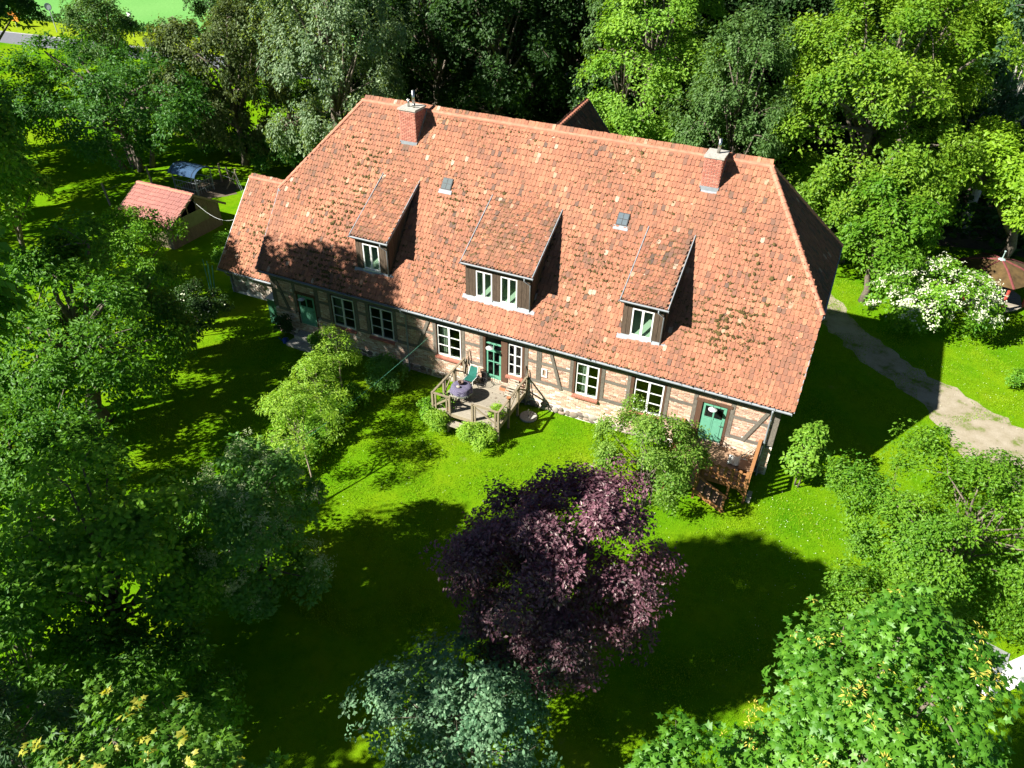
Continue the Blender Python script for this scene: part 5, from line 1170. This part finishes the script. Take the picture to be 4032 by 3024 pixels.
tree('maple_tree', 'smaller shaded maple low at the right gable end', 'tree', (22.6, 18.4), (22.5, 18.4, 4.6), (3.0, 2.8, 3.9), 420, 26, .25, LF['hornbeam'], .22, nl=14, lr=.42, cr=.6, seed=25, flat=.8)
tree('beech_tree', 'vivid lime-green tree with layered branches at the right edge', 'tree', (30.5, 26), (28.8, 23.8, 7.0), (4.6, 4.2, 3.6), 700, 28, .29, LF['lime'], .4, nl=20, lr=.36, cr=1.0, seed=26, squash=.45, flat=.6)
tree('beech_tree', 'vivid lime-green tree top in the upper right corner', 'tree', (29, 39), (28.5, 38.5, 12.5), (4, 4, 4.5), 360, 26, .3, LF['lime'], .4, nl=14, lr=.4, cr=1.0, seed=27, squash=.5, flat=.6)
tree('pine_tree', 'dull dark green tree with bare dead branches at upper right', 'tree', (28.3, 32.5), (28.2, 32, 10.3), (3.6, 3.4, 6), 520, 26, .25, LF['conifer'], .35, 'birchbark', nl=16, lr=.40, cr=.8, seed=28, weep=.4)
tree('understory_bush', 'dark shaded shrub on the grass behind the white-flowering bush', 'bush', (24.5, 21), (24.4, 20.8, 1.3), (1.6, 1.4, 1.4), 120, 22, .2, LF['shrub'], .06, stems=3, nl=7, lr=.5, cr=.4, seed=29, low=-.8)
tree('sunlit_tree', 'yellowish leafy branches at the left edge beside the broad dark tree', 'tree', (-24, -2.5), (-24, -2, 5.6), (2.2, 2.2, 3.2), 260, 24, .24, LF['bright'], .2, nl=9, lr=.45, cr=.6, seed=30)
# --- left foreground
tree('elm_tree', 'large dark green elm filling the left edge of the picture', 'tree', (-9.2, -10.2), (-9.0, -9.8, 5.0), (5.0, 4.4, 4.7), 1150, 28, .20, LF['elm'], .4, nl=24, lr=.38, cr=.62, seed=31, flat=.9, twigs=120)
tree('elm_tree', 'darker elm at the left edge just above the lit walnut', 'tree', (-4.8, -16.8), (-4.8, -16.6, 3.7), (4.0, 3.4, 3.5), 900, 28, .18, LF['elm'], .3, nl=20, lr=.38, cr=.55, seed=38, flat=.9, twigs=90)
tree('elm_tree', 'tall elm just outside the left edge shading the house front', 'tree', (-16.8, -11.2), (-16.5, -11, 13.3), (4.6, 4.6, 4.2), 420, 24, .33, LF['elm'], .45, nl=16, lr=.40, cr=.9, seed=32, gapcut=-.2)
tree('elm_tree', 'second tall elm outside the left edge nearest the visible elms', 'tree', (-12.3, -11.8), (-12, -11.3, 14.1), (3.7, 2.7, 4.2), 520, 26, .28, LF['elm'], .4, nl=14, lr=.42, cr=.9, seed=95, gapcut=-.2)
tree('elm_tree', 'elm outside the lower left corner shading the lawn', 'tree', (-3.5, -26.5), (-3, -26, 14.0), (5.6, 5.0, 6.0), 460, 24, .34, LF['elm'], .45, nl=18, lr=.40, cr=.9, seed=33, gapcut=.05)
tree('elm_tree', 'slender elm outside the lower left corner nearest the purple tree', 'tree', (4.6, -23.4), (5.0, -22.7, 15.6), (3.4, 3.3, 4.0), 560, 24, .32, LF['elm'], .4, nl=14, lr=.42, cr=.8, seed=40, gapcut=-.75)
tree('elm_tree', 'elm outside the left edge shading the paddock', 'tree', (-37, -4), (-36.5, -3.4, 9), (6, 5, 6), 430, 22, .37, LF['elm'], .4, nl=14, lr=.42, cr=.9, seed=43)
tree('elm_tree', 'elm outside the far left edge beyond the paddock', 'tree', (-49, 3), (-49, 4, 8.5), (6, 6, 6), 430, 22, .37, LF['elm'], .4, nl=14, lr=.42, cr=.9, seed=44)
tree('elm_tree', 'elm beyond the left edge shading the far lawn', 'tree', (-22.5, -6.5), (-22.5, -6, 8.6), (4.6, 4.4, 5.0), 420, 26, .30, LF['elm'], .4, nl=14, lr=.42, cr=.9, seed=39)
tree('shaded_bush', 'dark shaded shrub at the left edge below the elm', 'bush', (.5, -20.8), (.6, -20.6, 3.6), (3.2, 2.6, 3.4), 520, 24, .18, LF['elm'], .12, stems=4, nl=14, lr=.42, cr=.5, seed=45, flat=.9, low=-.8)
tree('shaded_bush', 'dark shaded shrub between the lit walnut and the bottom left maple', 'bush', (5.6, -20.3), (5.5, -20.2, 2.6), (2.4, 1.9, 2.5), 420, 22, .16, LF['elm'], .1, stems=4, nl=12, lr=.42, cr=.42, seed=46, flat=.9, low=-.8)
tree('shaded_bush', 'dark shaded shrub behind the feathery willow in the lower left', 'bush', (3.6, -22.4), (3.5, -22.3, 4.0), (2.6, 2.0, 3.8), 480, 22, .17, LF['elm'], .1, stems=4, nl=12, lr=.42, cr=.45, seed=47, flat=.9, low=-.8)
tree('walnut_tree', 'mid-green leafy tree lit in patches at lower left', 'tree', (3.0, -19.2), (2.6, -18.6, 5.2), (3.2, 3.0, 3.9), 640, 24, .20, LF['shrub'], .22, kind='oval', nl=18, lr=.38, cr=.5, seed=34, flat=.9, low=-.8)
lil = tree('lilac_bush', 'dense dark lilac with pale green flower panicles on the shaded lawn', 'bush', (4.4, -14.6), (4.3, -14.5, 3.2), (2.9, 2.7, 3.1), 800, 22, .165, LF['lilac'], .14, stems=5, kind='oval', nl=20, lr=.38, cr=.42, seed=35, flat=.9, low=-.8, twigs=30)
crown(lil, (4.3, -14.5, 3.4), (2.95, 2.75, 3.05), 210, 34, .10, LF['panicle'], 'slim', nl=20, lr=.38, cr=.16, seed=35, flat=.6, name='blossom', upright=-.6, spray=.9, low=0)
tree('apple_tree', 'rounded apple tree with small glossy leaves in front of the shed', 'tree', (-15.8, -1.6), (-15.7, -1.4, 3.6), (3.1, 2.9, 2.7), 620, 24, .17, LF['shrub'], .17, nl=16, lr=.42, cr=.5, seed=36, twigs=50)
rb = tree('rose_bush', 'dark rambling rose bush dotted with white blooms left of the house', 'bush', (-10.6, -2.4), (-10.5, -2.2, 1.7), (1.55, 1.5, 1.6), 300, 22, .14, LF['rose'], .06, stems=4, nl=10, lr=.48, cr=.35, seed=37, low=-.8)
crown(rb, (-10.5, -2.2, 1.75), (1.6, 1.55, 1.6), 90, 1, .12, LF['flower'], 'oval', nl=10, lr=.48, cr=.05, seed=37, name='blossom', low=0)
# --- young trees and hedge in the middle of the lawn
def young(base, C, Rr, n, seed, label, r0=.06, lean=(0, 0)):
    return tree('young_tree', label, 'tree', base, C, Rr, n, 20, .15, LF['cherry'], r0, 'post', 'young trees along the low hedge', nl=9, lr=.45, cr=.36, seed=seed, kind='slim', fork=.5, twigs=40, lean=lean)
young((3.36, -10.1), (1.7, -9.0, 3.0), (1.9, 1.8, 1.5), 230, 41, 'young light green tree with a long bare leaning trunk in the lawn', .055)
young((.9, -6.3), (.8, -6.4, 2.7), (1.5, 1.5, 1.5), 200, 42, 'middle young light green tree above the low hedge')
young((.2, -3.9), (.2, -3.9, 2.7), (1.3, 1.2, 1.7), 150, 43, 'young light green tree nearest the house above the hedge')
for i, (x, y, rx, h, n, lb) in enumerate(((.5, -10.2, 1.15, .95, 200, 'low sunlit hedge shrub at the lawn end of the row'), (.9, -8.6, 1.0, .9, 170, 'low hedge shrub, second from the lawn end'), (.9, -7.1, 1.0, .95, 170, 'low hedge shrub in the middle of the row'), (.7, -5.5, .95, .9, 150, 'low hedge shrub, third from the house'), (.6, -4.1, .9, .9, 140, 'low hedge shrub, second from the house'), (1.2, -1.7, 1.05, 1.15, 190, 'dark round shrub against the house wall below the clothesline'))):
    tree('hedge_shrub', lb, 'shrub', (x, y), (x, y, h*.68), (rx, rx*1.05, h*.7), n, 20, .12, LF['shrub'] if i < 5 else LF['lilac'], .035, group='low shrubs in a row towards the house', stems=3, nl=9, lr=.5, cr=.3, seed=50+i, low=-.8, twigs=10)
# --- plants round the terrace and doors
for i, (x, y, rx, h, n, mm, lb) in enumerate(((4.55, -3.1, .5, .95, 70, 'shrub', 'leafy plant at the left front corner post of the terrace'), (5.3, -3.65, .62, .9, 90, 'cherry', 'bright bushy plant in front of the left terrace railing'), (7.65, -3.85, .95, .95, 150, 'cherry', 'spreading bright plant in front of the right terrace railing'), (7.95, -2.62, .36, 1.45, 40, 'cherry', 'green potted plant inside the right terrace corner'), (5.3, -2.75, .30, 1.3, 26, 'shrub', 'small potted plant inside the left terrace railing'), (-6.3, -.5, .62, 1.3, 80, 'rose', 'dark climbing rose left of the left green door'), (-3.6, -.75, .55, 1.0, 70, 'shrub', 'glossy shrub right of the stone steps'), (30.5, 12.5, .75, .9, 60, 'shrub', 'small round shrub on the sunny lawn near the right edge'))):
    zc = h*.62 if h < 1.31 else h*.82
    tree('garden_plant', lb, 'plant', (x, y), (x, y, zc), (rx, rx*.9, h*.55 if h < 1.31 else .4), n, 20, .15 if mm == 'cherry' else .12, LF[mm], .02, stems=3, nl=7, lr=.5, cr=.24, seed=60+i, low=-.7, kind='slim' if mm == 'cherry' else 'q', twigs=8)
# --- right side
tree('hawthorn_bush', 'loose spreading hawthorn bush in front of the right half of the house', 'bush', (15.8, -4.2), (15.6, -3.7, 2.5), (2.5, 2.1, 2.3), 700, 24, .12, LF['hawthorn'], .09, stems=5, gapcut=-.2, nl=20, lr=.34, cr=.42, seed=71, flat=.9, low=-.7, twigs=70)
tree('corner_shrub', 'narrow upright shrub standing alone at the right house corner', 'shrub', (21.35, -.1), (21.35, 0, 1.75), (.72, .68, 1.75), 130, 20, .18, LF['bright'], .05, stems=2, kind='oval', nl=10, lr=.62, cr=.3, seed=72, flat=.9, low=-.7)
vb = tree('viburnum_bush', 'round bush covered in white flowers beside the gazebo', 'bush', (25.9, 16.8), (25.9, 16.9, 2.05), (3.4, 2.8, 2.2), 520, 20, .19, LF['shrub'], .08, stems=5, nl=20, lr=.44, cr=.42, seed=73, flat=.9, low=-.8)
crown(vb, (25.9, 16.8, 2.15), (3.45, 2.85, 2.25), 1000, 6, .13, LF['flower'], 'q', nl=20, lr=.44, cr=.16, seed=73, flat=.9, name='blossom', low=-.1)
tree('hornbeam_bush', 'big dense green bush on the lawn right of the corner shrub', 'bush', (26.9, -3.3), (26.9, -3.6, 3.2), (4.7, 3.5, 3.3), 1900, 25, .13, LF['hornbeam'], .16, stems=7, nl=24, lr=.42, cr=.46, seed=74, flat=.9, low=-.8, twigs=60)
tree('hornbeam_bush', 'smaller bright bush between the big green bush and the sycamore', 'bush', (24.9, -7.6), (24.9, -7.6, 1.9), (2.2, 1.9, 1.9), 420, 26, .12, LF['hornbeam'], .07, stems=4, nl=12, lr=.46, cr=.4, seed=76, flat=.9, low=-.8)
tree('purple_plum_tree', 'dark purple-leaved plum tree in the middle of the lawn', 'tree', (15.1, -13.7), (15.2, -13.7, 5.5), (3.1, 2.9, 3.9), 1800, 30, .125, LF['purple'], .2, nl=30, lr=.38, cr=.44, seed=75, flat=.9, low=-.8, kind='q', twigs=60, tint_by_h=.12)
# --- near foreground
dg = tree('dogwood_bush', 'large blue-green variegated dogwood at the bottom edge', 'bush', (14.1, -17.6), (14.2, -17.7, 3.4), (2.8, 2.3, 2.5), 900, 20, .125, LF['dogwood'], .1, stems=6, kind='oval', nl=26, lr=.32, cr=.30, seed=81, flat=.8, single=200, shoot=.9, gapcut=-.3)
fm = tree('field_maple', 'sunlit young maple at the bottom left with yellow shoot tips', 'tree', (10.4, -23.6), (10.9, -23.4, 7.5), (2.6, 1.9, 2.2), 460, 15, .14, LF['fieldmaple'], .14, kind='maple', nl=16, lr=.40, cr=.34, seed=82, flat=.6, single=300)
crown(fm, (10.9, -23.4, 7.7), (2.6, 1.9, 2.3), 60, 6, .14, LF['youngtip'], 'maple', nl=16, lr=.40, cr=.12, seed=82, flat=.4, name='young_shoots', low=.1)[0]['kind'] = 'stuff'
tree('willow_bush', 'dim feathery willow in the lower left corner', 'bush', (7.5, -24.3), (7.4, -24.2, 6.0), (2.0, 1.8, 2.8), 420, 22, .2, LF['conifer'], .12, kind='slim', nl=14, lr=.45, cr=.4, seed=83, weep=.3)
sy_t = tree('sycamore_tree', 'big-leaved sycamore with yellow seed clusters filling the lower right corner', 'tree', (22.9, -16.7), (23.0, -16.9, 7.3), (2.25, 2.5, 4.4), 1050, 18, .15, LF['sycamore'], .3, kind='maple', nl=26, lr=.36, cr=.48, seed=84, flat=.8, single=300)
crown(sy_t, (23.0, -16.9, 7.4), (2.25, 2.5, 4.4), 190, 10, .085, LF['seed'], 'slim', nl=26, lr=.36, cr=.13, seed=84, flat=.5, name='seed_clusters', low=.0)
tree('sycamore_tree', 'second sycamore cut off by the lower right picture corner', 'tree', (25.8, -18.6), (25.7, -18.7, 6.6), (1.8, 1.6, 4.0), 300, 15, .165, LF['sycamore'], .2, kind='maple', nl=14, lr=.42, cr=.42, seed=86, flat=.8)
tree('sycamore_sapling', 'lower sycamore growth at the bottom edge right of the dogwood', 'tree', (20.5, -19.2), (20.6, -19.2, 6.6), (2.0, 1.5, 2.6), 360, 15, .16, LF['sycamore'], .12, kind='maple', nl=12, lr=.45, cr=.36, seed=85, flat=.7)
print('leaf triangles', TRI[0])
ug = np.random.default_rng(91); n = 36000
ux_ = ug.uniform(-30, 55, n); uy_ = ug.uniform(25, 60, n); hh_ = 1.6+1.2*np.sin(ux_*.7+np.sin(uy_*.5)*2)+.8*np.sin(uy_*.9)
uz_ = np.abs(hh_)*np.sqrt(ug.random(n))+.1
kp = (uy_ > 26+.12*np.abs(ux_-10))
P = np.stack([ux_, uy_, uz_], 1)[kp]; n = len(P); tv, tf = tmpl('q')
o = scatter_mesh('undergrowth', tv, tf, frames(ug.normal(0, .6, (n, 3))+np.array([0, 0, 1]), ug.normal(0, 1, (n, 3)))*.62, P, ug.random(n), LF['forest'])
tag(o, 'dark undergrowth of shrubs and saplings on the floor of the wood', 'undergrowth', kind='stuff')
# --- leafy strip for the tree shadow at the field edge, and grass
hp = []
hb = MB()
hd = thing('field_shadow_strip', 'dark leafy strip put in for the tree shadow between verge and grain field', 'shadow strip', (-95, 52.4, 0))  # dark leaves added where only a tree shadow lies along the field edge
rngh = np.random.default_rng(5); n = 6000
xh = rngh.uniform(-190, -40, n); P = np.stack([xh, 52.6+sk*(xh+80)+rngh.normal(0, .35, n), rngh.uniform(.1, 1.15, n)], 1)
tv, tf = tmpl('q'); scatter_mesh('foliage', tv, tf, frames(rngh.normal(0, 1, (n, 3))+np.array([0, 0, .6]), rngh.normal(0, 1, (n, 3)))*.45, P, rngh.random(n), LF['forest'], hd)
def grass(n, x0, x1, y0, y1, h, seed, w=.018):
    rng = np.random.default_rng(seed); k = n
    x = rng.uniform(x0, x1, k); y = rng.uniform(y0, y1, k)
    d = (np.sin(x*1.3+np.sin(y*.9)*2)+np.sin(y*1.7+np.sin(x*1.1)*2))*.25+.5
    ok = (rng.random(k) < .35+.65*d)
    ok &= ~((x > -7.1) & (x < 20) & (y > -.05) & (y < 11.5)) & ~((x > 4.8) & (x < 8.4) & (y > -3.25)) & ~((x > 16) & (x < 19.5) & (y > -3.2))
    for a, b, c in pc:
        ok &= ~((x-a)**2+(y-b)**2 < (c*.95)**2)
    x, y, d = x[ok], y[ok], d[ok]; m_ = len(x); hh = h*rng.uniform(.5, 1.3, m_)*(.7+.6*d)
    tvb = np.array([(-.5, 0, 0), (.5, 0, 0), (.12, .35, 1.0)]); a = rng.uniform(0, 6.283, m_)
    Rm = np.zeros((m_, 3, 3)); ww = w*rng.uniform(.7, 1.6, m_)
    Rm[:, 0, 0] = np.cos(a)*ww; Rm[:, 1, 0] = np.sin(a)*ww; Rm[:, 0, 1] = -np.sin(a)*hh*.9; Rm[:, 1, 1] = np.cos(a)*hh*.9; Rm[:, 2, 2] = hh
    Rm[:, 0, 2] = rng.normal(0, .25, m_)*hh; Rm[:, 1, 2] = rng.normal(0, .25, m_)*hh
    o = scatter_mesh('grass', tvb, [(0, 1, 2)], Rm, np.stack([x, y, np.zeros(m_)], 1), np.clip(.25+.5*d+rng.normal(0, .2, m_), 0, 1), M['grass'])
    return o
dz_r = np.random.default_rng(66); n = 700
P = np.concatenate([np.stack([dz_r.normal(cx, sx, n//5), dz_r.normal(cy, sy_, n//5), dz_r.uniform(.05, .09, n//5)], 1) for cx, cy, sx, sy_ in ((22, -3, 1.4, 1.6), (29, 12, 2.5, 3), (30, 19, 2, 1.5), (9, -6, 5, 2), (23.5, -9, 1.5, 2))])
P = P[~((P[:, 0] < 20) & (P[:, 1] > -.3))]; n = len(P); tv, tf = tmpl('q')
o = scatter_mesh('daisies', tv, tf, frames(dz_r.normal(0, .3, (n, 3))+np.array([0, 0, 1]), dz_r.normal(0, 1, (n, 3)))*.05, P, dz_r.random(n), LF['flower'])
tag(o, 'tiny white daisies dotted over the sunny lawn', 'daisies', kind='stuff')
g1 = grass(250000, -10, 31, -15, .0, .055, 3, .026); tag(g1, 'short mown bright green grass of the lawn in front of the house', 'grass', kind='stuff')
g2 = grass(95000, 19.5, 34, .0, 22, .055, 4, .027); tag(g2, 'short sunny grass between the house gable and the gazebo', 'grass', kind='stuff')
